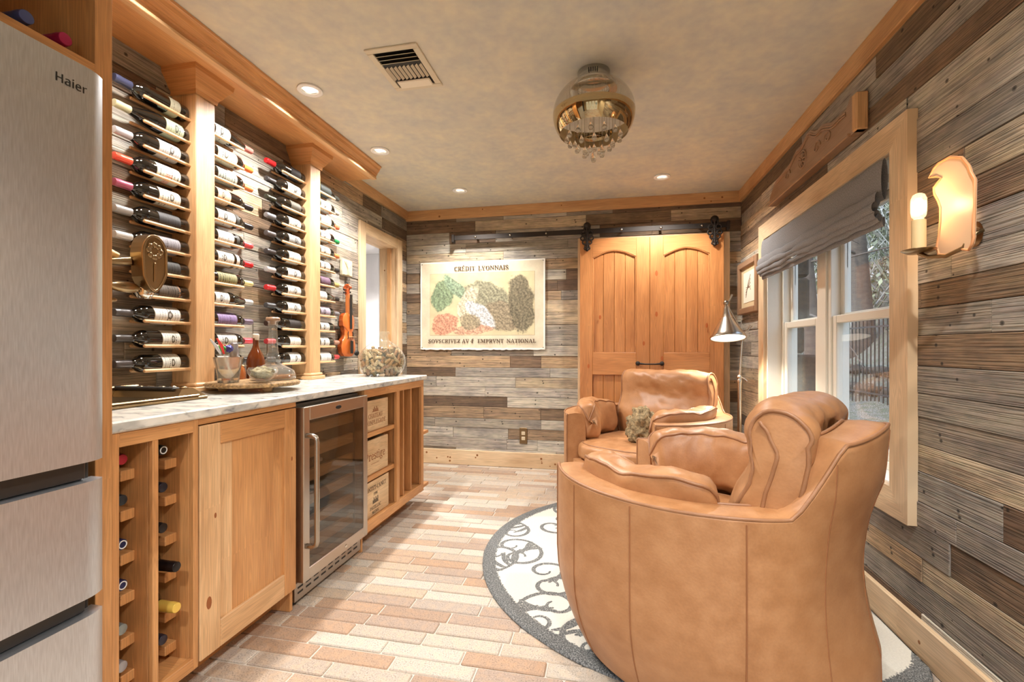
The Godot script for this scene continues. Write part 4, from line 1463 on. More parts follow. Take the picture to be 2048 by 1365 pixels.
# ---------------------------------------------------------------- wine cooler
func build_wine_cooler():
	var t := thing("wine_cooler", "stainless steel under-counter wine cooler with dark glass door", "wine cooler", Vector3(-1.28, 0, -2.02))
	var liner := mat(c8(112, 110, 106), 0.5)
	var za := 0.265   # nearer side
	var zb := -0.272
	bx("side_wall", Vector3(-0.56, 0.09, za - 0.02), Vector3(-0.045, 0.868, za), liner, t, 0.001)
	bx("side_wall", Vector3(-0.56, 0.09, zb), Vector3(-0.045, 0.868, zb + 0.02), liner, t, 0.001)
	bx("top_wall", Vector3(-0.56, 0.85, zb + 0.02), Vector3(-0.045, 0.868, za - 0.02), liner, t, 0.001)
	bx("bottom_wall", Vector3(-0.56, 0.09, zb + 0.02), Vector3(-0.045, 0.12, za - 0.02), liner, t, 0.001)
	bx("back_wall", Vector3(-0.56, 0.12, zb + 0.02), Vector3(-0.54, 0.85, za - 0.02), liner, t, 0.001)
	var d := Node3D.new()
	d.name = "door"
	t.add_child(d)
	var x0 := -0.04
	var x1 := 0.015
	var ya := 0.108
	var yb := 0.858
	bx("frame_stile", Vector3(x0, ya, za - 0.042), Vector3(x1, yb, za), M.steel_cool, d, 0.003)
	bx("frame_stile", Vector3(x0, ya, zb), Vector3(x1, yb, zb + 0.040), M.steel_cool, d, 0.003)
	bx("frame_rail", Vector3(x0, yb - 0.060, zb + 0.040), Vector3(x1, yb, za - 0.042), M.steel_cool, d, 0.003)
	bx("frame_rail", Vector3(x0, ya, zb + 0.040), Vector3(x1, ya + 0.052, za - 0.042), M.steel_cool, d, 0.003)
	var g := G.new()
	g.box(Vector3(x1 - 0.008, ya + 0.052, zb + 0.040), Vector3(x1 - 0.003, yb - 0.06, za - 0.042))
	put("glass_pane", g, M.smoke, d)
	var hb := G.new()
	var hz := za - 0.018
	hb.tube([Vector3(x1, 0.735, hz), Vector3(x1 + 0.03, 0.735, hz), Vector3(x1 + 0.046, 0.728, hz), Vector3(x1 + 0.05, 0.712, hz), Vector3(x1 + 0.05, 0.50, hz), Vector3(x1 + 0.05, 0.285, hz), Vector3(x1 + 0.046, 0.27, hz), Vector3(x1 + 0.03, 0.262, hz), Vector3(x1, 0.262, hz)], 0.0115, 10)
	put("handle", hb, M.nickel, d)
	var bd := G.new()
	bd.lathe(Transform3D(Basis(Vector3.BACK, -PI / 2).scaled(Vector3(1, 0.55, 1.4)), Vector3(x1, 0.828, 0.005)), [Vector2(0.016, 0), Vector2(0.016, 0.002), Vector2(0.013, 0.003), Vector2(0, 0.003)], 20)
	put("badge", bd, M.black, d)
	var lk := G.new()
	lk.lathe(Transform3D(Basis(Vector3.BACK, -PI / 2), Vector3(x1, 0.134, -0.06)), [Vector2(0.009, 0), Vector2(0.009, 0.003), Vector2(0.003, 0.004), Vector2(0, 0.002)], 16)
	put("lock", lk, M.chrome, d)
	for k in 6:
		var y := 0.180 + k * 0.107
		bx("shelf_front", Vector3(-0.075, y, zb + 0.028), Vector3(-0.055, y + 0.050, za - 0.028), M.alder, t, 0.002, 2)
		bx("shelf_rack", Vector3(-0.50, y + 0.004, zb + 0.03), Vector3(-0.075, y + 0.01, za - 0.03), M.nickel, t, 0.0)
	# readout
	var rd := bx("readout", Vector3(-0.072, 0.575, 0.035), Vector3(-0.050, 0.590, 0.085), liner, t, 0.001)
	var em := mat(c8(200, 215, 255), 0.4)
	em.emission_enabled = true
	em.emission = Color(0.7, 0.8, 1.0)
	em.emission_energy_multiplier = 0.8
	for k in 3:
		bx("digit", Vector3(0.0095, -0.004, -0.018 + k * 0.014), Vector3(0.0105, 0.004, -0.010 + k * 0.014), em, rd, 0.0)
	# vent grille and feet
	var gr := G.new()
	gr.box(Vector3(-0.05, 0.022, zb), Vector3(-0.028, 0.10, za), 0.002)
	put("grille", gr, M.steel_cool, t)
	for k in 9:
		for r in 2:
			bx("grille_slot", Vector3(-0.029, 0.050 + r * 0.022, zb + 0.035 + k * 0.056), Vector3(-0.0272, 0.058 + r * 0.022, zb + 0.070 + k * 0.056), M.black, t, 0.0)
	for z in [za - 0.03, zb + 0.03]:
		bx("foot", Vector3(-0.09, 0.0, z - 0.015), Vector3(-0.05, 0.03, z + 0.015), M.black, t, 0.002)

func rebase(o: Node3D, p: Vector3):
	o.position = p
	for c in o.get_children():
		c.position -= p

# ---------------------------------------------------------------- bottles
var bottle_mesh := {}
func make_bottle(cap: Array, lab: Array, style: int, shape: int, label_len: float, glass_col := Vector3.ZERO) -> Node3D:
	# stands on y = 0, 0.30 tall; label faces +x
	var b := Node3D.new()
	b.name = numbered("wine_bottle")
	add_child(b)
	if not bottle_mesh.has(shape):
		var g := G.new()
		var pr: Array
		if shape == 0:
			pr = [Vector2(0, 0.008), Vector2(0.028, 0.002), Vector2(0.034, 0.0), Vector2(0.0372, 0.004), Vector2(0.0375, 0.012), Vector2(0.0375, 0.10), Vector2(0.0375, 0.182), Vector2(0.0366, 0.194), Vector2(0.033, 0.206), Vector2(0.0255, 0.217), Vector2(0.0185, 0.226), Vector2(0.0155, 0.236), Vector2(0.0146, 0.246), Vector2(0.0144, 0.29), Vector2(0, 0.296)]
		else:
			pr = [Vector2(0, 0.008), Vector2(0.028, 0.002), Vector2(0.035, 0.0), Vector2(0.0385, 0.004), Vector2(0.0388, 0.012), Vector2(0.0388, 0.08), Vector2(0.0388, 0.135), Vector2(0.0375, 0.152), Vector2(0.0335, 0.174), Vector2(0.0275, 0.196), Vector2(0.0215, 0.216), Vector2(0.0168, 0.236), Vector2(0.0148, 0.252), Vector2(0.0144, 0.29), Vector2(0, 0.296)]
		g.lathe(Transform3D(), pr, 28)
		bottle_mesh[shape] = g.mesh()
		var c := G.new()
		c.lathe(Transform3D(), [Vector2(0.0164, 0.236), Vector2(0.0160, 0.250), Vector2(0.0153, 0.272), Vector2(0.0160, 0.276), Vector2(0.0160, 0.286), Vector2(0.0152, 0.288), Vector2(0.0150, 0.298), Vector2(0.0135, 0.3), Vector2(0, 0.3)], 22)
		bottle_mesh["cap"] = c
	put("glass_body", bottle_mesh[shape], M.wine_glass, b)
	var cg := G.new()
	cg.col = lin(cap[0], cap[1], cap[2])
	cg.lathe(Transform3D(), [Vector2(0.0164, 0.236), Vector2(0.0160, 0.250), Vector2(0.0153, 0.272), Vector2(0.0160, 0.276), Vector2(0.0160, 0.286), Vector2(0.0152, 0.288), Vector2(0.0150, 0.298), Vector2(0.0135, 0.3), Vector2(0, 0.3)], 20)
	put("capsule", cg, M.foil, b)
	if label_len > 0.0:
		var y0 := 0.045 if shape == 0 else 0.030
		label_patch(b, "label", y0, y0 + label_len, lab, style, shape)
	return b

func label_patch(b: Node3D, called: String, y0: float, y1: float, lab: Array, style: int, shape: int, span := 108.0):
	var g := G.new()
	g.col = lin(lab[0] * 0.92, lab[1] * 0.92, lab[2] * 0.92)
	var rows := []
	var r := (0.0375 if shape == 0 else 0.0388) + 0.0005
	for i in 2:
		var row := []
		for j in 21:
			var a := deg_to_rad(lerpf(-span, span, j / 20.0))
			row.append(Vector3(r * cos(a), y0 if i == 0 else y1, -r * sin(a)))
		rows.append(row)
	g.grid(rows, false, 1.0)
	put(called, g, M.label[style] if style >= 0 else M.plain, b)

# ---------------------------------------------------------------- rack columns
func build_racks():
	var cols := [[-1.798, "nearer the fridge (first)"], [-2.612, "nearer the doorway (second)"]]
	for ci in 2:
		var zc: float = cols[ci][0]
		var t := thing("rack_column", "square maple bottle-rack column %s standing on the counter" % cols[ci][1], "column", Vector3(XL, 0.915, zc), 0.0, "rack columns")
		var hw := 0.052
		var fx := 0.130
		bx("post", Vector3(0.0, 0.0, -hw), Vector3(fx, 1.437, hw), M.maple, t, 0.003, 1)
		# stepped base and flared capital
		var g := G.new()
		g.box(Vector3(0, 0, -hw - 0.02), Vector3(fx + 0.022, 0.022, hw + 0.02), 0.003, 2, roff())
		g.box(Vector3(0, 0.022, -hw - 0.010), Vector3(fx + 0.012, 0.040, hw + 0.010), 0.006, 2, roff())
		put("base_moulding", g, M.maple, t)
		g = G.new()
		var steps := [[1.330, 0.006], [1.350, 0.010], [1.362, 0.020], [1.385, 0.032], [1.405, 0.046], [1.412, 0.052], [1.437, 0.056]]
		for k in steps.size() - 1:
			var e0: float = steps[k][1]
			var e1: float = steps[k + 1][1]
			var a := [Vector3(0, steps[k][0], -hw - e0), Vector3(fx + e0, steps[k][0], -hw - e0), Vector3(fx + e0, steps[k][0], hw + e0), Vector3(0, steps[k][0], hw + e0)]
			var b := [Vector3(0, steps[k + 1][0], -hw - e1), Vector3(fx + e1, steps[k + 1][0], -hw - e1), Vector3(fx + e1, steps[k + 1][0], hw + e1), Vector3(0, steps[k + 1][0], hw + e1)]
			g.face([a[0], a[1], b[1], b[0]], Vector3(0, 0, -1), [Vector2(0, e0), Vector2(fx, e0), Vector2(fx, e1 + 0.02), Vector2(0, e1 + 0.02)])
			g.face([a[1], a[2], b[2], b[1]], Vector3(1, 0, 0), [Vector2(0, e0), Vector2(fx, e0), Vector2(fx, e1 + 0.02), Vector2(0, e1 + 0.02)])
			g.face([a[2], a[3], b[3], b[2]], Vector3(0, 0, 1), [Vector2(0, e0), Vector2(fx, e0), Vector2(fx, e1 + 0.02), Vector2(0, e1 + 0.02)])
		put("capital", g, M.alder, t)
		for k in 12:
			var y: float = 1.018 + k * 0.101 - 0.915
			for s in [-1.0, 1.0]:
				for x in [0.030, 0.098]:
					var d := G.new()
					d.tube([Vector3(x, y, s * (hw - 0.01)), Vector3(x, y, s * (hw + 0.105)), Vector3(x, y, s * (hw + 0.207)), Vector3(x, y, s * (hw + 0.211))], [0.0072, 0.0072, 0.0072, 0.005], 8)
					put("dowel", d, M.maple, t)
	# [capsule rgb, capsule words, label rgb, label words, print, shape, label length]
	var A := [
		[[76, 80, 108], "slate blue", [196, 190, 164], "small cream", 1, 0, 0.05],
		[[206, 202, 164], "pale cream", [170, 180, 150], "green patterned", 2, 1, 0.085],
		[[196, 196, 204], "silver white", [196, 196, 194], "light grey", 0, 0, 0.10],
		[[240, 96, 72], "coral red", [216, 222, 208], "coral-banded mint", 3, 0, 0.11],
		[[176, 92, 116], "rose pink", [226, 222, 206], "cream", 4, 0, 0.10],
		[[168, 166, 164], "pewter", [44, 40, 38], "black", 5, 0, 0.10],
		[[200, 198, 194], "satin silver", [140, 134, 140], "grey violet", 1, 0, 0.10],
		[[30, 28, 28], "black", [56, 52, 48], "charcoal", 3, 0, 0.11],
		[[44, 38, 36], "dark brown", [92, 78, 66], "orange-edged brown", 5, 0, 0.10],
		[[96, 92, 92], "dark grey", [232, 230, 226], "white", 0, 0, 0.12],
		[[84, 80, 78], "gunmetal", [228, 226, 214], "ivory", 2, 0, 0.085],
		[[88, 80, 78], "red-tipped grey", [226, 224, 212], "wide ivory", 4, 0, 0.085]]
	var B := [
		[[206, 120, 110], "dusty rose", [204, 206, 200], "pale grey", 0, 1, 0.09],
		[[246, 134, 70], "orange", [224, 218, 196], "cream", 2, 0, 0.12],
		[[244, 140, 84], "light orange", [150, 156, 146], "silver green", 3, 0, 0.12],
		[[52, 46, 44], "black", [232, 200, 166], "peach", 4, 0, 0.08],
		[[40, 36, 36], "matt black", [232, 230, 224], "white", 0, 0, 0.11],
		[[222, 84, 86], "coral pink", [234, 232, 226], "white and dark", 1, 0, 0.10],
		[[206, 40, 44], "bright red", [226, 222, 214], "brown-banded white", 2, 0, 0.10],
		[[214, 200, 140], "pale gold", [138, 132, 90], "olive gold", 5, 0, 0.12],
		[[190, 192, 192], "silver", [236, 236, 232], "white", 4, 1, 0.085],
		[[110, 96, 112], "mauve grey", [132, 108, 152], "purple", 1, 0, 0.12],
		[[214, 74, 84], "pink red", [226, 226, 220], "wide white", 2, 0, 0.12],
		[[60, 56, 54], "charcoal", [206, 202, 190], "stone", 0, 0, 0.10]]
	var Cc := [
		[[210, 40, 44], "bright red", [40, 34, 32], "black", 5, 0, 0.09],
		[[62, 60, 60], "charcoal", [182, 182, 176], "grey", 0, 0, 0.12],
		[[56, 58, 44], "olive black", [70, 62, 44], "black and gold", 3, 0, 0.09],
		[[132, 132, 136], "steel grey", [200, 202, 190], "pale sage", 4, 0, 0.11],
		[[98, 92, 90], "dark pewter", [150, 150, 148], "mid grey", 2, 0, 0.11],
		[[70, 66, 64], "gunmetal", [226, 222, 208], "cream", 1, 0, 0.11],
		[[186, 182, 180], "silver", [230, 230, 226], "white", 0, 0, 0.12],
		[[214, 56, 60], "scarlet", [228, 226, 218], "ivory", 4, 0, 0.12],
		[[84, 84, 86], "slate", [226, 226, 222], "double white", 2, 0, 0.12],
		[[70, 52, 44], "brown", [48, 40, 34], "black and orange", 5, 0, 0.10],
		[[186, 60, 66], "brick red", [230, 224, 210], "peach-edged white", 1, 0, 0.10],
		[[52, 46, 46], "black", [228, 228, 224], "plain white", 0, 0, 0.10]]
	var Dd := [
		[[64, 64, 60], "graphite", [30, 32, 30], "black lettered", 5, 0, 0.12],
		[[160, 156, 148], "warm grey", [208, 208, 204], "light grey", 0, 0, 0.12],
		[[236, 120, 84], "orange", [236, 234, 226], "white", 1, 0, 0.12],
		[[40, 140, 80], "green", [238, 238, 234], "bright white", 2, 0, 0.11],
		[[240, 140, 84], "amber orange", [230, 226, 212], "cream", 4, 0, 0.11],
		[[46, 42, 42], "black", [230, 228, 222], "ivory", 0, 0, 0.11],
		[[196, 176, 112], "gold", [120, 92, 112], "plum", 3, 0, 0.11],
		[[52, 48, 48], "charcoal", [232, 232, 228], "white", 1, 1, 0.085],
		[[140, 136, 140], "pewter", [176, 166, 184], "lavender", 2, 0, 0.11],
		[[40, 38, 38], "matt black", [226, 224, 218], "pale", 4, 0, 0.10],
		[[196, 150, 130], "copper", [232, 230, 226], "plain white", 0, 0, 0.10],
		[[214, 74, 76], "rose red", [236, 234, 230], "bright white", 1, 0, 0.12]]
	var racks := [[A, 0, 1.0, "fridge side of first column"], [B, 0, -1.0, "doorway side of first column"], [Cc, 1, 1.0, "fridge side of second column"], [Dd, 1, -1.0, "doorway side of second column"]]
	var ord := ["top", "second", "third", "fourth", "fifth", "sixth", "seventh", "eighth", "ninth", "tenth", "eleventh", "lowest"]
	for rk in racks:
		var s: float = rk[2]
		for k in 12:
			var q: Array = rk[0][k]
			var y: float = 1.018 + (11 - k) * 0.101
			var b := make_bottle(q[0], q[2], q[4], q[5], q[6])
			var rad := 0.0375 if q[5] == 0 else 0.0388
			var lift := sqrt(pow(rad + 0.0072, 2) - 0.034 * 0.034) + 0.0004
			b.position = Vector3(XL + 0.064, y + lift, cols[rk[1]][0] + s * (0.052 + 0.002 + 0.0))
			b.rotation = Vector3(s * PI / 2, 0, 0)
			if rk[0] == A and k == 3:
				label_patch(b, "label_band", 0.085, 0.115, [232, 110, 80], -1, 0, 109)
			if rk[0] == A and k == 8:
				label_patch(b, "label_band", 0.046, 0.052, [226, 140, 70], -1, 0, 109)
			if rk[0] == B and k in [4, 5, 6]:
				label_patch(b, "neck_label", 0.160, 0.180, [214, 204, 190] if k == 6 else [60, 54, 50], -1, 0, 100)
			tag(b, "%s-capped wine bottle with %s label, %s row, %s" % [q[1], q[3], ord[k], rk[3]], "bottle", "wine bottles on the peg racks")

# ---------------------------------------------------------------- things on the counter
func build_counter_things():
	var CY := 0.9155
	# --- lever corkscrew on its stand
	var t := thing("corkscrew_stand", "ornate bronze lever corkscrew on a cast tray stand by the fridge", "corkscrew", Vector3(-1.68, CY, -1.30))
	var g := G.new()
	# tray base with sloping ends
	var x0 := -0.17
	var x1 := 0.155
	var poly := PackedVector2Array([Vector2(-0.235, 0), Vector2(0.24, 0), Vector2(0.185, 0.032), Vector2(0.05, 0.034), Vector2(-0.19, 0.034)])
	g.box(Vector3(x0, 0, -0.235), Vector3(x1, 0.012, 0.24), 0.003)
	g.box(Vector3(x1 - 0.016, 0.012, -0.2), Vector3(x1, 0.02, 0.2), 0.003)
	put("tray", g, M.bronze, t)
	g = G.new()
	g.prism(PackedVector2Array([Vector2(-0.235, 0.012), Vector2(-0.11, 0.012), Vector2(-0.13, 0.044), Vector2(-0.175, 0.046)]), x1 - x0 - 0.02, Transform3D(Basis(Vector3(0, 0, 1), Vector3(0, 1, 0), Vector3(-1, 0, 0)), Vector3(x1 - 0.01, 0, 0)))
	put("end_plaque", g, M.bronze, t)
	bx("back_rail", Vector3(x0, 0.012, -0.22), Vector3(x0 + 0.02, 0.05, 0.22), M.bronze, t, 0.005)
	bx("cross_rail", Vector3(x0, 0.036, -0.15), Vector3(x1 - 0.04, 0.05, -0.12), M.dark, t, 0.004)
	for k in 5:
		var rz := G.new()
		rz.grid(blob(0.013, Vector3(1, 0.5, 1), 0.3, 400 + k, 10, 6), true, 1.0)
		put("relief", rz, M.bronze, t).position = Vector3(x1 - 0.03 - k * 0.05, 0.046, -0.155)
	# tapered dark post
	g = G.new()
	g.prism(PackedVector2Array([Vector2(-0.055, 0.03), Vector2(0.045, 0.03), Vector2(0.0, 0.52), Vector2(-0.04, 0.52)]), 0.05, Transform3D(Basis(Vector3(0, 0, -1), Vector3(0, 1, 0), Vector3(1, 0, 0)), Vector3(-0.10, 0.0, 0.12)))
	put("post", g, M.black, t)
	# bronze head: a rounded shield
	var hd := PackedVector2Array()
	for k in 24:
		var a := TAU * k / 24.0
		var w := 0.047 if sin(a) > 0 else 0.036
		hd.append(Vector2(cos(a) * (0.047 if sin(a) > 0 else lerpf(0.047, 0.030, -sin(a))), 0.072 * sin(a) + (0.03 if sin(a) > 0 else -0.035)))
	var hx := Transform3D(Basis(Vector3(0, 0, -1), Vector3(0, 1, 0), Vector3(1, 0, 0)), Vector3(0.045, 0.50, -0.068))
	g = G.new()
	g.prism(hd, 0.05, hx)
	put("head", g, M.bronze, t)
	var inner := []
	for p in hd:
		inner.append(hx * Vector3(p.x * 0.94, p.y * 0.94, 0.05))
	g = G.new()
	g.tube(inner, 0.005, 6, true)
	put("head_rim", g, M.bronze, t)
	for k in 8:
		var a := TAU * k / 8.0
		g = G.new()
		g.grid(blob(0.010, Vector3(0.5, 1, 1), 0.3, 420 + k, 10, 6), true, 1.0)
		put("relief", g, M.bronze, t).position = hx * Vector3(cos(a) * 0.022, 0.042 + sin(a) * 0.022, 0.05)
	g = G.new()
	g.box(Vector3(0.094, 0.43, -0.072), Vector3(0.099, 0.50, -0.064), 0.002)
	put("relief", g, M.bronze, t)
	g = G.new()
	g.tube([Vector3(0.05, 0.50, -0.02), Vector3(0.02, 0.49, 0.03), Vector3(-0.02, 0.48, 0.09), Vector3(-0.06, 0.47, 0.12)], [0.016, 0.012, 0.014, 0.018], 8)
	put("lever_arm", g, M.bronze, t)
	g = G.new()
	g.tube([Vector3(0.02, 0.515, 0.0), Vector3(0.01, 0.53, 0.05), Vector3(0.0, 0.533, 0.13), Vector3(-0.01, 0.53, 0.2)], [0.010, 0.017, 0.018, 0.012], 10)
	put("handle", g, mat(c8(222, 190, 132), 0.4), t)
	g = G.new()
	g.lathe(mv(0.05, 0.372, -0.068), [Vector2(0, 0), Vector2(0.02, 0.002), Vector2(0.028, 0.02), Vector2(0.024, 0.045), Vector2(0.014, 0.06), Vector2(0, 0.062)], 14)
	put("bottle_collar", g, M.chrome, t)
	g = G.new()
	g.grid(blob(0.036, Vector3(0.5, 0.55, 1.5), 0.05, 440, 14, 9), true, 1.0)
	put("thumb_lever", g, M.bronze, t).position = Vector3(0.06, 0.405, 0.01)
	g = G.new()
	g.tube([Vector3(0.03, 0.46, 0.03), Vector3(0.03, 0.36, 0.035)], 0.006, 6)
	g.grid(blob(0.024, Vector3(0.5, 0.4, 1.0), 0.02, 441, 12, 8).map(func(r): return r.map(func(p): return p + Vector3(0.03, 0.36, 0.035))), true, 1.0)
	put("clamp_screw", g, M.bronze, t)
	# --- live-edge slab tray
	var tc := Vector3(-1.60, CY, -1.86)
	var s := thing("slab_tray", "round live-edge wood slice tray on stubby feet", "tray", tc)
	g = G.new()
	var rows := []
	var n := FastNoiseLite.new()
	n.seed = 6
	n.frequency = 2.0
	for q in [[0.0, 0.022], [0.176, 0.022], [0.190, 0.024], [0.196, 0.034], [0.189, 0.042], [0.178, 0.044], [0.0, 0.044]]:
		var row := []
		for k in 48:
			var a := TAU * k / 48.0
			var r: float = q[0] * (1.0 + 0.05 * n.get_noise_2d(cos(a) * 2.0, sin(a) * 2.0) + (0.012 * n.get_noise_3d(cos(a) * 14.0, sin(a) * 14.0, q[1] * 90.0) if q[0] > 0.18 else 0.0))
			row.append(Vector3(r * cos(a), q[1], -r * sin(a)))
		rows.append(row)
	g.col = lin(240, 220, 190)
	g.grid(rows, true, 1.0, 3.0, 0.5)
	put("slab", g, tmat(T.rock, c8(248, 228, 198), 0.7, Vector3(5, 5, 5), true, T.rock, 0.3), s)
	for a in [0.4, 2.5, 4.6]:
		g = G.new()
		g.lathe(mv(cos(a) * 0.12, 0, sin(a) * 0.12), [Vector2(0.0, 0.0), Vector2(0.018, 0.0), Vector2(0.021, 0.012), Vector2(0.019, 0.024), Vector2(0, 0.024)], 14)
		put("foot", g, M.maple, s)
	var TY := CY + 0.0445
	# --- cut crystal tumbler with stirrers
	var cg := thing("crystal_tumbler", "flared cut crystal tumbler holding colourful glass stirrers", "glass", Vector3(-1.62, TY, -1.735))
	g = G.new()
	rows = []
	for q in [[0.0, 0.012], [0.036, 0.012], [0.038, 0.0], [0.040, 0.01], [0.041, 0.03], [0.047, 0.07], [0.055, 0.11], [0.052, 0.111], [0.043, 0.07], [0.034, 0.022], [0.0, 0.02]]:
		var row := []
		for k in 24:
			var a := TAU * k / 24.0
			var r: float = q[0] * (1.0 + (0.05 if k % 2 else -0.03))
			row.append(Vector3(r * cos(a), q[1], -r * sin(a)))
		rows.append(row)
	g.grid(rows, true, 1.0)
	put("cup", g, M.crystal, cg)
	var sc := [[220, 40, 36, "red"], [200, 206, 210, "clear"], [60, 160, 70, "green"], [240, 110, 40, "orange"], [200, 60, 50, "ruby spiral"], [70, 70, 150, "violet"]]
	for k in 6:
		var a := 0.9 + k * 0.62
		var lean := Vector3(cos(a) * 0.36, 1.0, sin(a) * 0.36 + (0.35 if k < 2 else 0.0)).normalized()
		var st := thing("drink_stirrer", "glass drink stirrer with %s tip in the crystal tumbler" % sc[k][3], "stirrer", Vector3(-1.62, TY + 0.024, -1.735), 0.0, "drink stirrers")
		var L := 0.20 if k < 2 else 0.155
		var base := Vector3(-lean.x, 0, -lean.z) * 0.05
		g = G.new()
		g.tube([base, base + lean * L * 0.7], 0.0028, 6)
		put("stem", g, M.clear, st)
		g = G.new()
		g.col = lin(sc[k][0], sc[k][1], sc[k][2])
		if k < 2:
			g.tube([base + lean * L * 0.62, base + lean * L * 0.82, base + lean * L + Vector3(0, 0, 0.01)], [0.004, 0.007, 0.003], 8)
		elif k == 4:
			var sp := []
			for m in 16:
				var b := m * 0.55
				sp.append(base + lean * L * 0.85 + Vector3(0, sin(b), cos(b)) * (0.003 + m * 0.0008))
			g.tube(sp, 0.003, 6)
		else:
			g.grid(blob(0.016, Vector3(1, 0.9, 1), 0.35, 500 + k, 14, 9).map(func(r): return r.map(func(p): return p + base + lean * L * 0.85)), true, 1.0)
		put("tip", g, M.satin, st)
	# --- ship decanter
	var dc := thing("ship_decanter", "clear ship decanter with tall fluted neck and wooden stopper", "decanter", Vector3(-1.555, TY, -1.93))
	g = G.new()
	g.lathe(Transform3D(), [Vector2(0, 0.004), Vector2(0.085, 0.0), Vector2(0.098, 0.006), Vector2(0.099, 0.02), Vector2(0.090, 0.045), Vector2(0.060, 0.062), Vector2(0.034, 0.075), Vector2(0.028, 0.082), Vector2(0.034, 0.090), Vector2(0.034, 0.096), Vector2(0.027, 0.102), Vector2(0.033, 0.110), Vector2(0.026, 0.118), Vector2(0.022, 0.14), Vector2(0.018, 0.24), Vector2(0.020, 0.270), Vector2(0.024, 0.276)], 32)
	put("glass_body", g, M.clear, dc)
	g = G.new()
	g.lathe(Transform3D(), [Vector2(0, 0.006), Vector2(0.08, 0.006), Vector2(0.092, 0.012), Vector2(0.092, 0.026), Vector2(0, 0.026)], 28)
	put("liquor", g, glass(c8(150, 96, 44), 0.55), dc)
	g = G.new()
	g.lathe(Transform3D(), [Vector2(0.0, 0.262), Vector2(0.013, 0.262), Vector2(0.014, 0.277), Vector2(0.030, 0.279), Vector2(0.032, 0.286), Vector2(0.029, 0.296), Vector2(0, 0.299)], 20)
	put("stopper", g, M.carved, dc)
	# --- silver dish with a scalloped glass bowl
	var sd := thing("serving_bowl", "scalloped clear bowl of pale potpourri on the slab tray", "bowl", Vector3(-1.492, TY, -1.785))
	g = G.new()
	rows = []
	for q in [[0.0, 0.0], [0.022, 0.0], [0.026, 0.006], [0.045, 0.02], [0.058, 0.04], [0.060, 0.055], [0.054, 0.066]]:
		var row := []
		for k in 36:
			var a := TAU * k / 36.0
			var r: float = q[0] * (1.0 + 0.04 * cos(a * 9.0))
			row.append(Vector3(r * cos(a), q[1], -r * sin(a)))
		rows.append(row)
	g.grid(rows, true, 1.0)
	put("bowl", g, M.clear, sd)
	g = G.new()
	g.col = lin(216, 212, 178)
	g.grid(blob(0.046, Vector3(1, 0.55, 1), 0.22, 520, 24, 14).map(func(r): return r.map(func(p): return p + Vector3(0, 0.042, 0))), true, 1.0)
	put("filling", g, M.rock, sd)
	# --- liquor bottles behind the tray
	var wb := thing("whiskey_bottle", "tall brown whiskey bottle with pale stopper behind the ship decanter", "bottle", Vector3(-1.76, CY, -2.06))
	g = G.new()
	g.lathe(Transform3D(Basis().scaled(Vector3(0.75, 1, 1.2)), Vector3.ZERO), [Vector2(0, 0.002), Vector2(0.040, 0.0), Vector2(0.044, 0.006), Vector2(0.044, 0.13), Vector2(0.036, 0.16), Vector2(0.018, 0.195), Vector2(0.014, 0.21), Vector2(0.014, 0.245)], 24)
	put("glass_body", g, M.amber, wb)
	g = G.new()
	g.lathe(Transform3D(), [Vector2(0.0, 0.235), Vector2(0.015, 0.236), Vector2(0.016, 0.262), Vector2(0.012, 0.268), Vector2(0, 0.268)], 16)
	put("stopper", g, mat(c8(214, 204, 186), 0.4), wb)
	bx("label", Vector3(0.0325, 0.075, -0.03), Vector3(0.0345, 0.105, 0.03), mat(c8(84, 66, 50), 0.5), wb, 0.0)
	var lb := thing("liqueur_bottle", "squat clear bottle of amber liqueur with grey cap behind the tumbler", "bottle", Vector3(-1.77, CY, -1.93))
	g = G.new()
	g.lathe(Transform3D(), [Vector2(0, 0.002), Vector2(0.046, 0.0), Vector2(0.05, 0.008), Vector2(0.05, 0.075), Vector2(0.043, 0.10), Vector2(0.022, 0.125), Vector2(0.018, 0.135), Vector2(0.018, 0.15)], 24)
	put("glass_body", g, glass(c8(170, 92, 36), 0.7), lb)
	g = G.new()
	g.lathe(Transform3D(), [Vector2(0.0, 0.148), Vector2(0.021, 0.148), Vector2(0.022, 0.185), Vector2(0.017, 0.192), Vector2(0.018, 0.215), Vector2(0.012, 0.222), Vector2(0, 0.222)], 18)
	put("cap", g, mat(c8(150, 148, 150), 0.3, 0.6), lb)
	# --- demijohn of corks
	var jx := Vector3(-1.557, CY, -3.02)
	var j := thing("cork_demijohn", "squat green glass demijohn filled with wine corks at the counter end", "jar", jx)
	var prof := [Vector2(0, 0.006), Vector2(0.10, 0.001), Vector2(0.125, 0.008), Vector2(0.150, 0.045), Vector2(0.163, 0.095), Vector2(0.158, 0.135), Vector2(0.135, 0.178), Vector2(0.098, 0.215), Vector2(0.062, 0.238), Vector2(0.045, 0.252), Vector2(0.041, 0.27), Vector2(0.041, 0.290), Vector2(0.052, 0.296), Vector2(0.053, 0.306), Vector2(0.044, 0.310)]
	g = G.new()
	g.lathe(Transform3D(), prof, 40)
	put("glass_body", g, M.green_glass, j)
	var rj := RandomNumberGenerator.new()
	rj.seed = 91
	var cork := G.new()
	cork.lathe(mv(0, -0.0225, 0), [Vector2(0, 0), Vector2(0.0105, 0), Vector2(0.0118, 0.002), Vector2(0.0118, 0.043), Vector2(0.0105, 0.045), Vector2(0, 0.045)], 9)
	var cms := []
	for c in [[255, 240, 214], [236, 206, 166], [226, 190, 150], [206, 160, 124]]:
		cork.c.fill(lin(c[0], c[1], c[2]))
		cms.append(cork.mesh())
	var pts := []
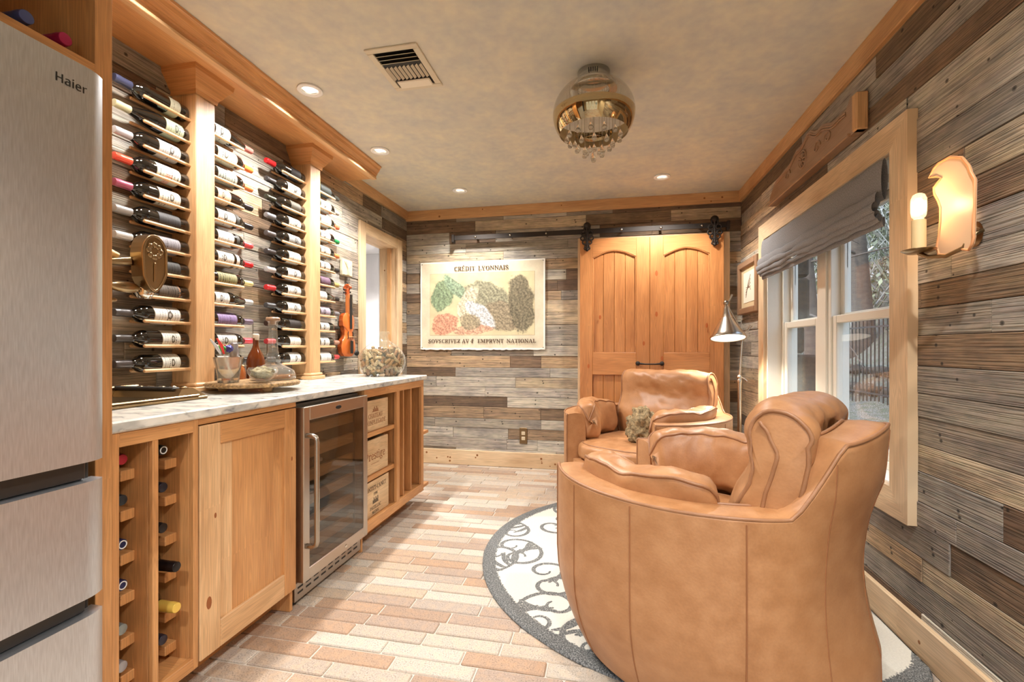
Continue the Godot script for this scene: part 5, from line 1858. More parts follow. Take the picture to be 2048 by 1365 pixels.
	var radius_at := func(y: float) -> float:
		for k in prof.size() - 1:
			if y >= prof[k].y and y <= prof[k + 1].y and k > 0:
				return lerpf(prof[k].x, prof[k + 1].x, (y - prof[k].y) / maxf(1e-4, prof[k + 1].y - prof[k].y))
		return 0.1
	var tries := 0
	while pts.size() < 215 and tries < 30000:
		tries += 1
		var y := rj.randf_range(0.018, 0.185)
		var R: float = radius_at.call(y) - 0.0255
		var a := rj.randf() * TAU
		var q := R * (1.0 if rj.randf() < 0.72 else sqrt(rj.randf()))
		if y > 0.165:
			q = R * sqrt(rj.randf())
		var p := Vector3(cos(a) * q, y, sin(a) * q)
		var ok := true
		for o in pts:
			if o.distance_to(p) < 0.0255:
				ok = false
				break
		if ok:
			pts.append(p)
	for p in pts:
		var o := put("wine_cork", cms[rj.randi() % 4], M.cork)
		var outw := Vector3(p.x, 0, p.z).normalized() if Vector2(p.x, p.z).length() > 0.02 else Vector3.RIGHT
		var tang := outw.cross(Vector3.UP)
		var th := rj.randf() * PI
		var axis := (tang * cos(th) + Vector3.UP * sin(th) + outw * rj.randf_range(-0.12, 0.12)).normalized()
		o.transform = Transform3D(Basis(Quaternion(Vector3.UP, axis)), jx + p)
		tag(o, "used wine cork inside the green glass demijohn", "cork", "corks in the demijohn")

# ---------------------------------------------------------------- things on the walls
func build_wall_things():
	# --- violin
	var v := thing("violin", "orange varnished violin hanging on the left plank wall by the doorway", "violin", Vector3(XL + 0.02, 1.05, -3.12))
	var out := PackedVector2Array()
	var half := [[0.0, 0.0], [0.05, 0.002], [0.085, 0.03], [0.092, 0.07], [0.078, 0.115], [0.062, 0.130], [0.052, 0.155], [0.052, 0.19], [0.062, 0.215], [0.072, 0.222], [0.076, 0.26], [0.066, 0.295], [0.035, 0.315], [0.012, 0.318]]
	for p in half:
		out.append(Vector2(p[0], p[1]))
	for k in range(half.size() - 1, 0, -1):
		out.append(Vector2(-half[k][0], half[k][1]))
	var B := Basis(Vector3(0, 0, -1), Vector3(0, 1, 0), Vector3(1, 0, 0))
	var vm := mat(c8(206, 104, 34), 0.18)
	vm.clearcoat_enabled = true
	var g := G.new()
	g.prism(out, 0.032, Transform3D(B, Vector3(0, 0, 0)))
	put("ribs", g, mat(c8(150, 66, 22), 0.25), v)
	g = G.new()
	var rows := []
	for k in 5:
		var s: float = [1.02, 0.96, 0.75, 0.4, 0.0][k]
		var row := []
		for p in out:
			row.append(B * Vector3(p.x * s, 0.16 + (p.y - 0.16) * s, 0.033 + [0.0, 0.006, 0.012, 0.016, 0.017][k]))
		rows.append(row)
	g.grid(rows, true, 1.0)
	put("belly", g, vm, v)
	bx("neck", Vector3(0.012, 0.31, -0.011), Vector3(0.04, 0.46, 0.011), mat(c8(176, 100, 50), 0.4), v, 0.004)
	bx("fingerboard", Vector3(0.050, 0.20, -0.013), Vector3(0.058, 0.455, 0.013), M.black, v, 0.003)
	bx("tailpiece", Vector3(0.058, 0.02, -0.018), Vector3(0.064, 0.115, 0.018), M.black, v, 0.003)
	bx("bridge", Vector3(0.048, 0.14, -0.022), Vector3(0.085, 0.144, 0.022), M.maple, v, 0.001)
	for k in 4:
		g = G.new()
		g.tube([Vector3(0.066, 0.11, -0.009 + k * 0.006), Vector3(0.086, 0.142, -0.009 + k * 0.006), Vector3(0.06, 0.46, -0.006 + k * 0.004)], 0.0007, 4)
		put("string", g, M.chrome, v)
	for s in [-1.0, 1.0]:
		g = G.new()
		g.tube([Vector3(0.049, 0.125, s * 0.036), Vector3(0.05, 0.14, s * 0.030), Vector3(0.05, 0.165, s * 0.034), Vector3(0.049, 0.18, s * 0.028)], 0.003, 5)
		put("sound_hole", g, M.black, v)
	g = G.new()
	var sp := []
	for k in 22:
		var a := k * 0.5
		sp.append(Vector3(0.022 + cos(a) * (0.028 - k * 0.001), 0.50 + sin(a) * (0.028 - k * 0.001), 0))
	g.tube(sp, [0.011, 0.011, 0.0108, 0.0106, 0.0104, 0.010, 0.010, 0.0098, 0.0096, 0.0094, 0.009, 0.009, 0.0088, 0.0086, 0.0084, 0.008, 0.008, 0.0078, 0.0076, 0.0074, 0.007, 0.006], 8)
	g.box(Vector3(0.008, 0.45, -0.012), Vector3(0.038, 0.50, 0.012), 0.004)
	put("scroll", g, mat(c8(168, 76, 34), 0.3), v)
	for k in 4:
		g = G.new()
		var y := 0.455 + k * 0.011
		var s := 1.0 if k % 2 else -1.0
		g.tube([Vector3(0.022, y, 0), Vector3(0.022, y, s * 0.03), Vector3(0.022, y, s * 0.042)], [0.003, 0.004, 0.008], 6)
		put("tuning_peg", g, M.black, v)
	g = G.new()
	g.grid(blob(0.03, Vector3(0.4, 0.7, 1), 0.02, 600, 16, 9).map(func(r): return r.map(func(p): return p + Vector3(0.068, 0.022, -0.055))), true, 1.0)
	put("chin_rest", g, M.black, v)
	g = G.new()
	g.tube([Vector3(0.0, 0.545, 0), Vector3(0.02, 0.548, 0.0), Vector3(0.03, 0.535, 0.0)], 0.004, 6)
	put("wall_hook", g, M.iron, v)
	# --- small relief tile
	var t := thing("relief_tile", "small square ivory relief tile on the left wall above the violin", "wall tile", Vector3(XL + 0.006, 1.705, -3.14))
	bx("plate", Vector3(0, -0.06, -0.065), Vector3(0.03, 0.06, 0.065), mat(c8(196, 186, 156), 0.6), t, 0.006)
	for k in 5:
		g = G.new()
		g.tube([Vector3(0.031, -0.05, -0.02 + k * 0.008), Vector3(0.033, 0.0, -0.01 + k * 0.003), Vector3(0.031, 0.045, -0.05 + k * 0.024)], [0.003, 0.005, 0.002], 6)
		put("relief", g, mat(c8(206, 194, 158), 0.6), t)
	# --- poster
	build_poster()
	# --- outlet
	var o := thing("wall_outlet", "bronze duplex outlet plate low on the back plank wall", "outlet", Vector3(-0.768, 0.295, ZB + 0.004))
	bx("plate", Vector3(-0.036, -0.074, 0), Vector3(0.036, 0.074, 0.006), mat(c8(122, 98, 66), 0.35, 0.7), o, 0.003)
	for y in [-0.024, 0.024]:
		var r := bx("receptacle", Vector3(-0.017, y - 0.016, 0.005), Vector3(0.017, y + 0.016, 0.009), mat(c8(206, 190, 158), 0.5), o, 0.004)
		for x in [-0.006, 0.006]:
			bx("slot", Vector3(x - 0.001, -0.002, 0.0018), Vector3(x + 0.001, 0.007, 0.0024), M.black, r, 0.0)
	# --- framed picture on the window wall
	var f := thing("framed_picture", "small brown framed print on the window wall beside the shade", "picture", Vector3(XR - 0.004, 1.59, -3.93))
	for q in [[-0.21, 0.21, -0.255, -0.205], [-0.21, 0.21, 0.205, 0.255]]:
		bx("frame_bar", Vector3(-0.045, q[0], q[2]), Vector3(0, q[1], q[3]), M.carved, f, 0.006, 1)
	for q in [[-0.21, -0.16], [0.16, 0.21]]:
		bx("frame_bar", Vector3(-0.045, q[0], -0.205), Vector3(0, q[1], 0.205), M.carved, f, 0.006, 2)
	bx("mat_board", Vector3(-0.022, -0.16, -0.205), Vector3(-0.01, 0.16, 0.205), mat(c8(196, 178, 140), 0.8), f, 0.0)
	bx("print", Vector3(-0.025, -0.12, -0.14), Vector3(-0.022, 0.12, 0.14), mat(c8(226, 218, 198), 0.8), f, 0.0)
	for k in 5:
		g = G.new()
		g.col = lin(120, 96, 74)
		g.tube([Vector3(-0.0256, -0.08 + k * 0.02, -0.07), Vector3(-0.0256, 0.03 - k * 0.01, -0.01 + k * 0.012), Vector3(-0.0256, 0.09 - k * 0.03, 0.05)], 0.0022, 4)
		put("drawn_line", g, M.plain, f)
	# --- carved crest above the window
	var c := thing("carved_crest", "dark carved wooden furniture crest with rosette mounted above the window", "carving", Vector3(XR - 0.002, 2.06, -2.78))
	var poly := PackedVector2Array([Vector2(-0.62, 0.0), Vector2(0.50, 0.0), Vector2(0.50, 0.055), Vector2(0.475, 0.06), Vector2(0.47, 0.10), Vector2(0.50, 0.115), Vector2(0.50, 0.165), Vector2(0.44, 0.172)])
	for k in 20:
		var q := k / 19.0
		var z := lerpf(0.40, -0.50, q)
		poly.append(Vector2(z, 0.135 + 0.075 * exp(-pow((z + 0.02) / 0.22, 2.0)) + 0.014 * cos(z * 34.0) * exp(-pow(z / 0.3, 2.0))))
	poly.append(Vector2(-0.56, 0.10))
	poly.append(Vector2(-0.62, 0.055))
	var cb := Transform3D(Basis(Vector3(0, 0, 1), Vector3(0, 1, 0), Vector3(-1, 0, 0)), Vector3.ZERO)
	g = G.new()
	g.prism(poly, 0.042, cb)
	put("board", g, M.carved, c)
	bx("end_block", Vector3(-0.050, 0.0, 0.465), Vector3(0, 0.165, 0.505), M.pine_gold, c, 0.006, 1)
	bx("bottom_moulding", Vector3(-0.055, -0.004, -0.62), Vector3(0, 0.012, 0.44), M.carved, c, 0.004, 2)
	g = G.new()
	g.lathe(Transform3D(Basis(Vector3.BACK, PI / 2), Vector3(-0.042, 0.10, -0.08)), [Vector2(0.052, -0.002), Vector2(0.052, 0.004), Vector2(0.046, 0.007), Vector2(0.042, 0.002), Vector2(0.0, 0.002)], 24)
	for k in 10:
		var a := TAU * k / 10.0
		g.tube([Vector3(-0.046, 0.10, -0.08) + Vector3(0, sin(a), cos(a)) * 0.010, Vector3(-0.049, 0.10, -0.08) + Vector3(0, sin(a), cos(a)) * 0.026, Vector3(-0.045, 0.10, -0.08) + Vector3(0, sin(a), cos(a)) * 0.04], [0.003, 0.007, 0.003], 6)
	put("rosette", g, M.carved, c)
	for s in [0.0, 0.012]:
		g = G.new()
		var pts := []
		for k in 30:
			var z := lerpf(0.40, -0.50, k / 29.0)
			pts.append(Vector3(-0.044, 0.118 - s + 0.075 * exp(-pow((z + 0.02) / 0.22, 2.0)) + 0.014 * cos(z * 34.0) * exp(-pow(z / 0.3, 2.0)), z))
		g.tube(pts, 0.005, 6)
		put("carved_bead", g, M.carved, c)
	for q in [[0.10, 1.0], [0.22, -1.0], [-0.30, 1.0]]:
		g = G.new()
		var pts := []
		for k in 16:
			var a := k * 0.42
			pts.append(Vector3(-0.0435, 0.09 + sin(a) * (0.036 - k * 0.002), q[0] + q[1] * cos(a) * (0.045 - k * 0.0022)))
		g.tube(pts, 0.004, 6)
		put("carved_scroll", g, M.carved, c)

func build_poster():
	var t := thing("war_loan_poster", "old cream poster lettered for a war loan with green, coral and grey artwork", "poster", Vector3(-1.171, 1.515, ZB + 0.012))
	var W := 1024
	var Hh := 700
	var im := Image.create(W, Hh, false, Image.FORMAT_RGB8)
	var n := FastNoiseLite.new()
	n.seed = 3
	n.frequency = 0.006
	n.fractal_octaves = 4
	var n2 := FastNoiseLite.new()
	n2.seed = 5
	n2.frequency = 0.05
	# loose, generic sweeps of cloth and feathery strokes: [centre, half size, turn, colour, stroke direction]
	var shapes := [
		[Vector2(190, 260), Vector2(95, 150), 0.35, Color(0.48, 0.56, 0.44), 1.2],
		[Vector2(300, 210), Vector2(150, 50), 0.75, Color(0.52, 0.60, 0.50), 0.75],
		[Vector2(560, 280), Vector2(190, 125), 0.25, Color(0.55, 0.54, 0.45), 0.9],
		[Vector2(690, 440), Vector2(170, 110), 0.5, Color(0.56, 0.51, 0.42), 0.5],
		[Vector2(835, 340), Vector2(105, 250), -0.10, Color(0.45, 0.42, 0.34), 1.45],
		[Vector2(400, 330), Vector2(70, 150), 0.5, Color(0.80, 0.76, 0.66), 1.0],
		[Vector2(500, 420), Vector2(150, 75), 0.7, Color(0.78, 0.79, 0.80), 0.7],
		[Vector2(210, 500), Vector2(130, 90), -0.15, Color(0.80, 0.56, 0.46), 0.9],
		[Vector2(430, 545), Vector2(170, 42), -0.05, Color(0.78, 0.60, 0.50), 0.7],
		[Vector2(420, 480), Vector2(90, 70), 0.2, Color(0.60, 0.55, 0.45), 1.2]]
	for y in Hh:
		for x in W:
			var m := n.get_noise_2d(x, y)
			var s := n2.get_noise_2d(x, y)
			var c := Color(0.84, 0.80, 0.70) * (1.0 + 0.07 * m + 0.02 * s)
			var inx := x > 80 and x < 944 and y > 92 and y < 590
			if inx:
				c = Color(0.81, 0.76, 0.61) * (1.0 + 0.10 * m)
				for q in shapes:
					var d: Vector2 = (Vector2(x, y) - q[0]).rotated(-q[2])
					var e: float = Vector2(d.x / q[1].x, d.y / q[1].y).length() + 0.22 * m + 0.05 * s
					if e < 1.0:
						var dir: float = q[4]
						var st := sin((x * sin(dir) - y * cos(dir)) * 0.16 + m * 9.0)
						var k := clampf((1.0 - e) * 7.0, 0, 0.92)
						c = c.lerp(q[3] * (1.0 + 0.10 * st + 0.35 * s), k)
				if x < 82 or x > 941 or y < 94 or y > 587:
					c = Color(0.55, 0.46, 0.36)
			if x < 12 or y < 10 or x > W - 13 or y > Hh - 14:
				c = Color(0.93, 0.92, 0.88)
			im.set_pixel(x, y, c)
	var pm := mat(Color(1, 1, 1), 0.8)
	pm.albedo_texture = ImageTexture.create_from_image(im)
	# sheet with slightly rippled surface and a ragged lower edge
	var rows := []
	var r := RandomNumberGenerator.new()
	r.seed = 2
	for i in 29:
		var row := []
		for j in 61:
			var u := j / 60.0
			var v := i / 28.0
			var y := lerpf(0.4175, -0.4175, v)
			if i == 28:
				y -= absf(n2.get_noise_1d(j * 9.0)) * 0.02
			row.append(Vector3(lerpf(-0.607, 0.607, u), y, 0.006 + n.get_noise_2d(u * 700, v * 500) * 0.005))
		rows.append(row)
	var g := G.new()
	g.grid(rows, false, -1.0)
	put("sheet", g, pm, t)
	var edge := G.new()
	edge.box(Vector3(-0.607, -0.4175, -0.004), Vector3(0.607, 0.4175, 0.0), 0.0)
	put("backing", edge, mat(c8(226, 220, 204), 0.8), t)
	var ink := mat(c8(84, 62, 44), 0.8)
	var a := text("lettering", "CRÉDIT  LYONNAIS", 0.054, 0.0008, ink, t, "Droid Serif", 700)
	a.position = Vector3(0.0, 0.348, 0.0125)
	var b := text("lettering", "SOVSCRIVEZ AV 4   EMPRVNT  NATIONAL", 0.050, 0.0008, ink, t, "Droid Serif", 700)
	b.position = Vector3(0.0, -0.340, 0.0125)
	var sup := text("lettering", "E", 0.030, 0.0008, ink, t)
	sup.position = Vector3(-0.077, -0.326, 0.0125)
	for x in [-0.59, 0.59]:
		for y in [-0.40, 0.40]:
			var k := G.new()
			k.lathe(Transform3D(Basis(Vector3.RIGHT, PI / 2), Vector3(x, y, 0.008)), [Vector2(0.004, 0), Vector2(0.004, 0.003), Vector2(0, 0.005)], 8)
			put("tack", k, M.iron, t)

# ---------------------------------------------------------------- rug
func build_rug():
	var N := 1024
	var im := Image.create(N, N, false, Image.FORMAT_RGB8)
	var n := FastNoiseLite.new()
	n.seed = 12
	n.frequency = 0.22
	var msk := PackedFloat32Array()
	msk.resize(N * N)
	var stamp := func(cx: float, cy: float, r: float):
		for y in range(int(cy - r), int(cy + r) + 2):
			for x in range(int(cx - r), int(cx + r) + 2):
				if x >= 0 and y >= 0 and x < N and y < N:
					if Vector2(x - cx, y - cy).length() < r:
						msk[y * N + x] = 1.0
	var r := RandomNumberGenerator.new()
	r.seed = 44
	var stroke := func(p: Vector2, a: float, curl: float, grow: float, L: int, w0: float):
		var q := p
		var k := curl
		for i in L:
			stamp.call(q.x, q.y, w0 * (0.45 + 0.75 * sin(PI * (0.15 + 0.8 * i / float(L)))))
			q += Vector2(cos(a), sin(a)) * 3.0
			a += k
			k *= grow
		return [q, a]
	for i in 7:
		for j in 7:
			var p := Vector2(80 + i * 145 + (70 if j % 2 else 0), 60 + j * 150) + Vector2(r.randf_range(-20, 20), r.randf_range(-20, 20))
			var s := 1.0 if (i + j) % 2 else -1.0
			var a := r.randf() * TAU
			stroke.call(p, a, 0.028 * s, 1.020, 92, 5.0)
			stroke.call(p, a + PI, -0.035 * s, 1.028, 64, 4.6)
			for m in 4:
				var b := a + PI * 0.5 * s + m * 0.36 - 0.5
				stroke.call(p + Vector2(cos(a), sin(a)) * (m * 16.0 - 20.0), b, -0.03 * s, 1.01, 20 + m * 3, 5.4)
	for y in N:
		for x in N:
			var d := Vector2(x - N / 2.0, y - N / 2.0).length() / (N / 2.0)
			var s := n.get_noise_2d(x, y)
			var s2 := n.get_noise_2d(x * 2.3 + 300, y * 2.3)
			var c := Color(0.84, 0.83, 0.785) * (1.0 + 0.05 * s)
			if msk[y * N + x] > 0.5 and s2 > -0.42 or d > 0.935 + 0.012 * s:
				c = Color(0.25, 0.26, 0.26).lerp(Color(0.66, 0.66, 0.65), clampf(0.35 + 1.5 * s2 + 0.6 * s, 0, 1))
			im.set_pixel(x, y, c)
	im.generate_mipmaps()
	var m := mat(Color(1, 1, 1), 0.95)
	m.albedo_texture = ImageTexture.create_from_image(im)
	m.heightmap_enabled = true
	m.heightmap_texture = T.felt
	m.heightmap_scale = 0.3
	var g := G.new()
	var ctr := Vector3(0.37, 0.0, -2.57)
	var R := 1.035
	var lim := XR - 0.026 - ctr.x
	var base := 0
	var rings := [[0.0, 0.010], [0.25, 0.010], [0.5, 0.010], [0.75, 0.010], [0.93, 0.010], [0.95, 0.014], [0.985, 0.014], [1.0, 0.008], [1.0, 0.001]]
	var rows := []
	for q in rings:
		var row := []
		for k in 120:
			var a := TAU * k / 120.0
			var rr: float = q[0] * R * (1.0 + (0.003 * n.get_noise_2d(k * 23.0, 7.0) if q[0] > 0.9 else 0.0))
			row.append(Vector3(minf(rr * cos(a), lim), q[1], -rr * sin(a)))
		rows.append(row)
	rows.reverse()
	g.grid(rows, true, 1.0)
	for i in g.uv.size():
		g.uv[i] = Vector2(g.v[i].x / R * 0.5 + 0.5, g.v[i].z / R * 0.5 + 0.5)
	var o := put("round_rug", g, m)
	o.position = ctr
	tag(o, "round cream rug with dark grey scrolls and a shaggy grey border", "rug")

# ---------------------------------------------------------------- armchairs
const CR := 0.56
const OPEN := 36.0
func chair_h(phi: float) -> float:
	return 0.645 + 0.19 * clampf((phi - 133.0) / 16.0, 0.0, 1.0) + 0.03 * smoothstep(148.0, 180.0, phi)

func chair_r(phi: float, y: float) -> float:
	var front := 1.0 - smoothstep(75.0, 150.0, phi)
	var rear := smoothstep(120.0, 165.0, phi)
	var r := CR
	r -= front * 0.105 * pow(clampf(1.0 - y / 0.33, 0, 1), 2.0)
	r -= rear * 0.045 * sin(clampf((y - 0.15) / 0.55, 0, 1) * PI)
	r -= rear * 0.035
	r += rear * 0.02 * clampf((y - 0.6) / 0.25, 0, 1)
	return r

func ring_p(phi_signed: float, r: float, y: float) -> Vector3:
	var a := deg_to_rad(phi_signed)
	return Vector3(sin(a) * r, y, cos(a) * r)

var wn := FastNoiseLite.new()

func cushion(sz: Vector3, e1: float, e2: float, wr: float, sd: int, nc := 56, nr := 30) -> Array:
	# superellipsoid cushion with soft wrinkles; e small = boxy
	wn.seed = sd
	wn.frequency = 1.0
	wn.fractal_octaves = 3
	var pw := func(c: float, e: float) -> float:
		return signf(c) * pow(absf(c), e)
	var rows := []
	for i in nr + 1:
		var th := -PI / 2 + PI * i / nr
		var row := []
		for j in nc:
			var a := TAU * j / nc
			var d := Vector3(pw.call(cos(th), e1) * pw.call(cos(a), e2), pw.call(sin(th), e1), -pw.call(cos(th), e1) * pw.call(sin(a), e2))
			var p := d * sz
			var k := wn.get_noise_3dv(p * 4.5) * wr + wn.get_noise_3d(p.x * 14.0, p.y * 5.0, p.z * 14.0) * wr * 0.35
			row.append(p + d.normalized() * k)
		rows.append(row)
	return rows

func lerp_rim(rows: Array, i: int, grow: float) -> Array:
	var c := Vector3.ZERO
	for p in rows[i]:
		c += p
	c /= rows[i].size()
	var out := []
	for p in rows[i]:
		out.append(p + (p - c).normalized() * grow)
	return out

func build_chair(label: String, at: Vector3, facing: Vector2) -> Node3D:
	var t := thing("leather_armchair", label, "armchair", at, atan2(facing.x, facing.y), "leather swivel armchairs")
	# --- barrel shell
	var g := G.new()
	var rows := []
	var NA := 96
	var th := 0.125
	for i in NA + 1:
		var ps := lerpf(OPEN, 360.0 - OPEN, i / float(NA))
		var phi := ps if ps <= 180.0 else 360.0 - ps
		var hh := chair_h(phi)
		var row := []
		for y in [0.035, 0.06, 0.10, 0.15, 0.20, 0.26, 0.33, 0.40, 0.48, 0.56]:
			row.append(ring_p(ps, chair_r(phi, y), y))
		for y in [0.17, 0.34, 0.51, 0.68, 0.82, 0.92, 0.97]:
			var yy: float = lerpf(0.56, hh, y)
			row.append(ring_p(ps, chair_r(phi, yy), yy))
		var rt := chair_r(phi, hh)
		row.append(ring_p(ps, rt - 0.006, hh - 0.002))
		row.append(ring_p(ps, rt - 0.02, hh + 0.004))
		row.append(ring_p(ps, rt - th * 0.5, hh + 0.008))
		row.append(ring_p(ps, rt - th + 0.02, hh + 0.004))
		row.append(ring_p(ps, rt - th + 0.004, hh - 0.006))
		row.append(ring_p(ps, rt - th, hh - 0.02))
		row.append(ring_p(ps, rt - th - 0.01, 0.52))
		row.append(ring_p(ps, rt - th - 0.01, 0.36))
		rows.append(row)
	g.grid(rows, false, -1.0)
	for e in [0, NA]:
		var c := Vector3.ZERO
		for p in rows[e]:
			c += p
		c /= rows[e].size()
		var outn := ring_p(OPEN - 90.0 if e == 0 else 90.0 - OPEN, 1.0, 0.0)
		for k in rows[e].size():
			g.face([c, rows[e][k], rows[e][(k + 1) % rows[e].size()]], outn)
	put("shell", g, M.leather, t)
	# --- welts along both rims and down the arm fronts
	for q in [0.004, th - 0.004]:
		var pts := []
		for i in range(0, NA + 1):
			var ps := lerpf(OPEN, 360.0 - OPEN, i / float(NA))
			var phi := ps if ps <= 180.0 else 360.0 - ps
			var hh := chair_h(phi)
			pts.append(ring_p(ps, chair_r(phi, hh) - q, hh + 0.001))
		g = G.new()
		g.tube(pts, 0.0055, 8)
		put("welt", g, M.leather_pipe, t)
	for e in [0, NA]:
		g = G.new()
		var row: Array = rows[e]
		g.tube(row.slice(2, 18), 0.005, 8)
		put("welt", g, M.leather_pipe, t)
	for ps in [62.0, 88.0, 120.0, 146.0, 180.0, 214.0, 240.0, 272.0, 298.0]:
		g = G.new()
		var phi: float = ps if ps <= 180.0 else 360.0 - ps
		var pts := []
		for k in 16:
			var y := lerpf(0.05, chair_h(phi) - 0.012, k / 15.0)
			pts.append(ring_p(ps, chair_r(phi, y) + 0.0002, y))
		g.tube(pts, 0.0022, 5)
		put("seam", g, M.seam, t)
	# --- front panel and swivel base
	g = G.new()
	rows = []
	for y in [0.035, 0.10, 0.20, 0.30, 0.345]:
		var row := []
		for k in 25:
			var ps := lerpf(-OPEN - 3.0, OPEN + 3.0, k / 24.0)
			row.append(ring_p(ps, chair_r(0.0, y) - 0.045, y))
		rows.append(row)
	rows.append(rows[4].map(func(p): return Vector3(p.x * 0.5, 0.352, p.z * 0.5)))
	g.grid(rows, false, 1.0)
	put("front_panel", g, M.leather, t)
	g = G.new()
	g.lathe(Transform3D(), [Vector2(0, 0.012), Vector2(0.32, 0.012), Vector2(0.33, 0.02), Vector2(0.33, 0.04), Vector2(0, 0.045)], 36)
	put("swivel_base", g, M.dark, t)
	# --- seat cushion
	g = G.new()
	rows = cushion(Vector3(0.335, 0.068, 0.40), 0.42, 0.62, 0.010, 7)
	g.grid(rows, true, 1.0)
	var o := put("seat_cushion", g, M.leather, t)
	o.position = Vector3(0, 0.405, 0.085)
	g = G.new()
	g.tube(lerp_rim(rows, 21, 0.001), 0.005, 7, true)
	put("welt", g, M.leather_pipe, o)
	# --- back cushion: a tall body with a padded head roll
	wn.seed = 17
	g = G.new()
	rows = []
	var nr := 46
	for i in nr + 1:
		var v := i / float(nr)
		# profile round the cushion in the side plane: front up, over the top, down the back
		var pr := back_profile(v)
		var row := []
		for j in 29:
			var u := lerpf(-1.0, 1.0, j / 28.0)
			var w := 0.335 + 0.012 * sin(PI * clampf((pr.y - 0.46) / 0.46, 0, 1))
			var edge := pow(absf(u), 7.0)
			var cx := lerpf(pr.x, -0.30, edge * 0.22)
			var cy := pr.y - edge * 0.018
			var k := wn.get_noise_3d(u * 1.1, pr.y * 6.0, 3.0 + pr.x) * 0.016 * (1.0 - edge) + wn.get_noise_3d(u * 3.0, pr.y * 14.0, 9.0) * 0.008
			var nrm := back_profile(v + 0.01) - back_profile(v - 0.01)
			var off := Vector2(nrm.y, -nrm.x).normalized() * k
			row.append(Vector3(u * w, cy + off.y, cx + off.x - 0.03 * u * u))
		rows.append(row)
	g.grid(rows, false, 1.0)
	for s in [0, 28]:
		var pts := []
		for row in rows:
			pts.append(row[s])
		for k in 5:
			pts.append(rows[nr][s].lerp(rows[0][s], (k + 1) / 5.0))
		var c := Vector3.ZERO
		for p in pts:
			c += p
		c = c / pts.size() + Vector3(0.018 if s else -0.018, 0, 0)
		var mid := []
		for p in pts:
			mid.append(c.lerp(p, 0.6) + Vector3(0.010 if s else -0.010, 0, 0))
		var cc := []
		for p in pts:
			cc.append(c)
		g.grid([pts, mid, cc], false, 1.0 if s else -1.0)
	o = put("back_cushion", g, M.leather, t)
	for s in [0, 28]:
		g = G.new()
		var pts := []
		for row in rows:
			pts.append(row[s])
		g.tube(pts, 0.0065, 8)
		put("welt", g, M.leather_pipe, o)
		g = G.new()
		var half := []
		for i in 20:
			var f: Vector3 = rows[i][s]
			var b: Vector3 = rows[nr - int(i * 1.15)][s]
			half.append(f.lerp(b, 0.45) + Vector3(0.013 if s else -0.013, 0, 0))
		g.tube(half, 0.0055, 8)
		put("welt", g, M.leather_pipe, o)
	# --- arm cushions standing inside the arms
	for s in [-1.0, 1.0]:
		wn.seed = 23 + int(s)
		g = G.new()
		rows = []
		var n1 := 34
		for i in n1 + 1:
			var q := i / float(n1)
			var ps := lerpf(34.0, 116.0, q)
			var endf := pow(1.0 - pow(absf(q * 2.0 - 1.0), 9.0), 0.45)
			var row := []
			for k in 28:
				var a := TAU * k / 28.0
				var ce := signf(cos(a)) * pow(absf(cos(a)), 0.62)
				var se := signf(sin(a)) * pow(absf(sin(a)), 0.62)
				var wob := wn.get_noise_2d(ps * 0.022, 1.0) * 0.024
				var k2 := wn.get_noise_3d(ps * 0.035, cos(a) * 0.8, sin(a) * 0.8) * 0.016
				var rr := CR - th - 0.060 + (0.076 * endf + k2) * ce + (0.03 * (se + 0.2) if se > 0.0 else 0.0)
				var y := 0.592 + (0.130 * endf + k2) * se + wob
				row.append(ring_p(ps * s, rr, y))
			rows.append(row)
		var e0 := []
		var e1 := []
		for k in 28:
			e0.append(ring_p(33.6 * s, CR - th - 0.062, 0.575))
			e1.append(ring_p(116.4 * s, CR - th - 0.062, 0.575))
		rows.push_front(e0)
		rows.push_back(e1)
		g.grid(rows, true, -s)
		o = put("arm_cushion", g, M.leather, t)
		for kk in [4, 10]:
			g = G.new()
			var pts := []
			for i in range(1, rows.size() - 1):
				pts.append(rows[i][kk])
			g.tube(pts, 0.0055, 7)
			put("welt", g, M.leather_pipe, o)
	return t

func back_profile(v: float) -> Vector2:
	# closed side outline: (z, y); starts low at the front, over the head roll, down the back
	var P := [Vector2(-0.15, 0.455), Vector2(-0.135, 0.56), Vector2(-0.155, 0.66), Vector2(-0.20, 0.74), Vector2(-0.205, 0.80), Vector2(-0.195, 0.86), Vector2(-0.215, 0.915), Vector2(-0.27, 0.938), Vector2(-0.34, 0.925), Vector2(-0.385, 0.885), Vector2(-0.385, 0.84), Vector2(-0.37, 0.74), Vector2(-0.33, 0.58), Vector2(-0.29, 0.455)]
	var f := clampf(v, 0, 1) * (P.size() - 1)
	var i := clampi(int(f), 0, P.size() - 2)
	var p0: Vector2 = P[maxi(i - 1, 0)]
	var p3: Vector2 = P[mini(i + 2, P.size() - 1)]
	return P[i].cubic_interpolate(P[i + 1], p0, p3, f - i)

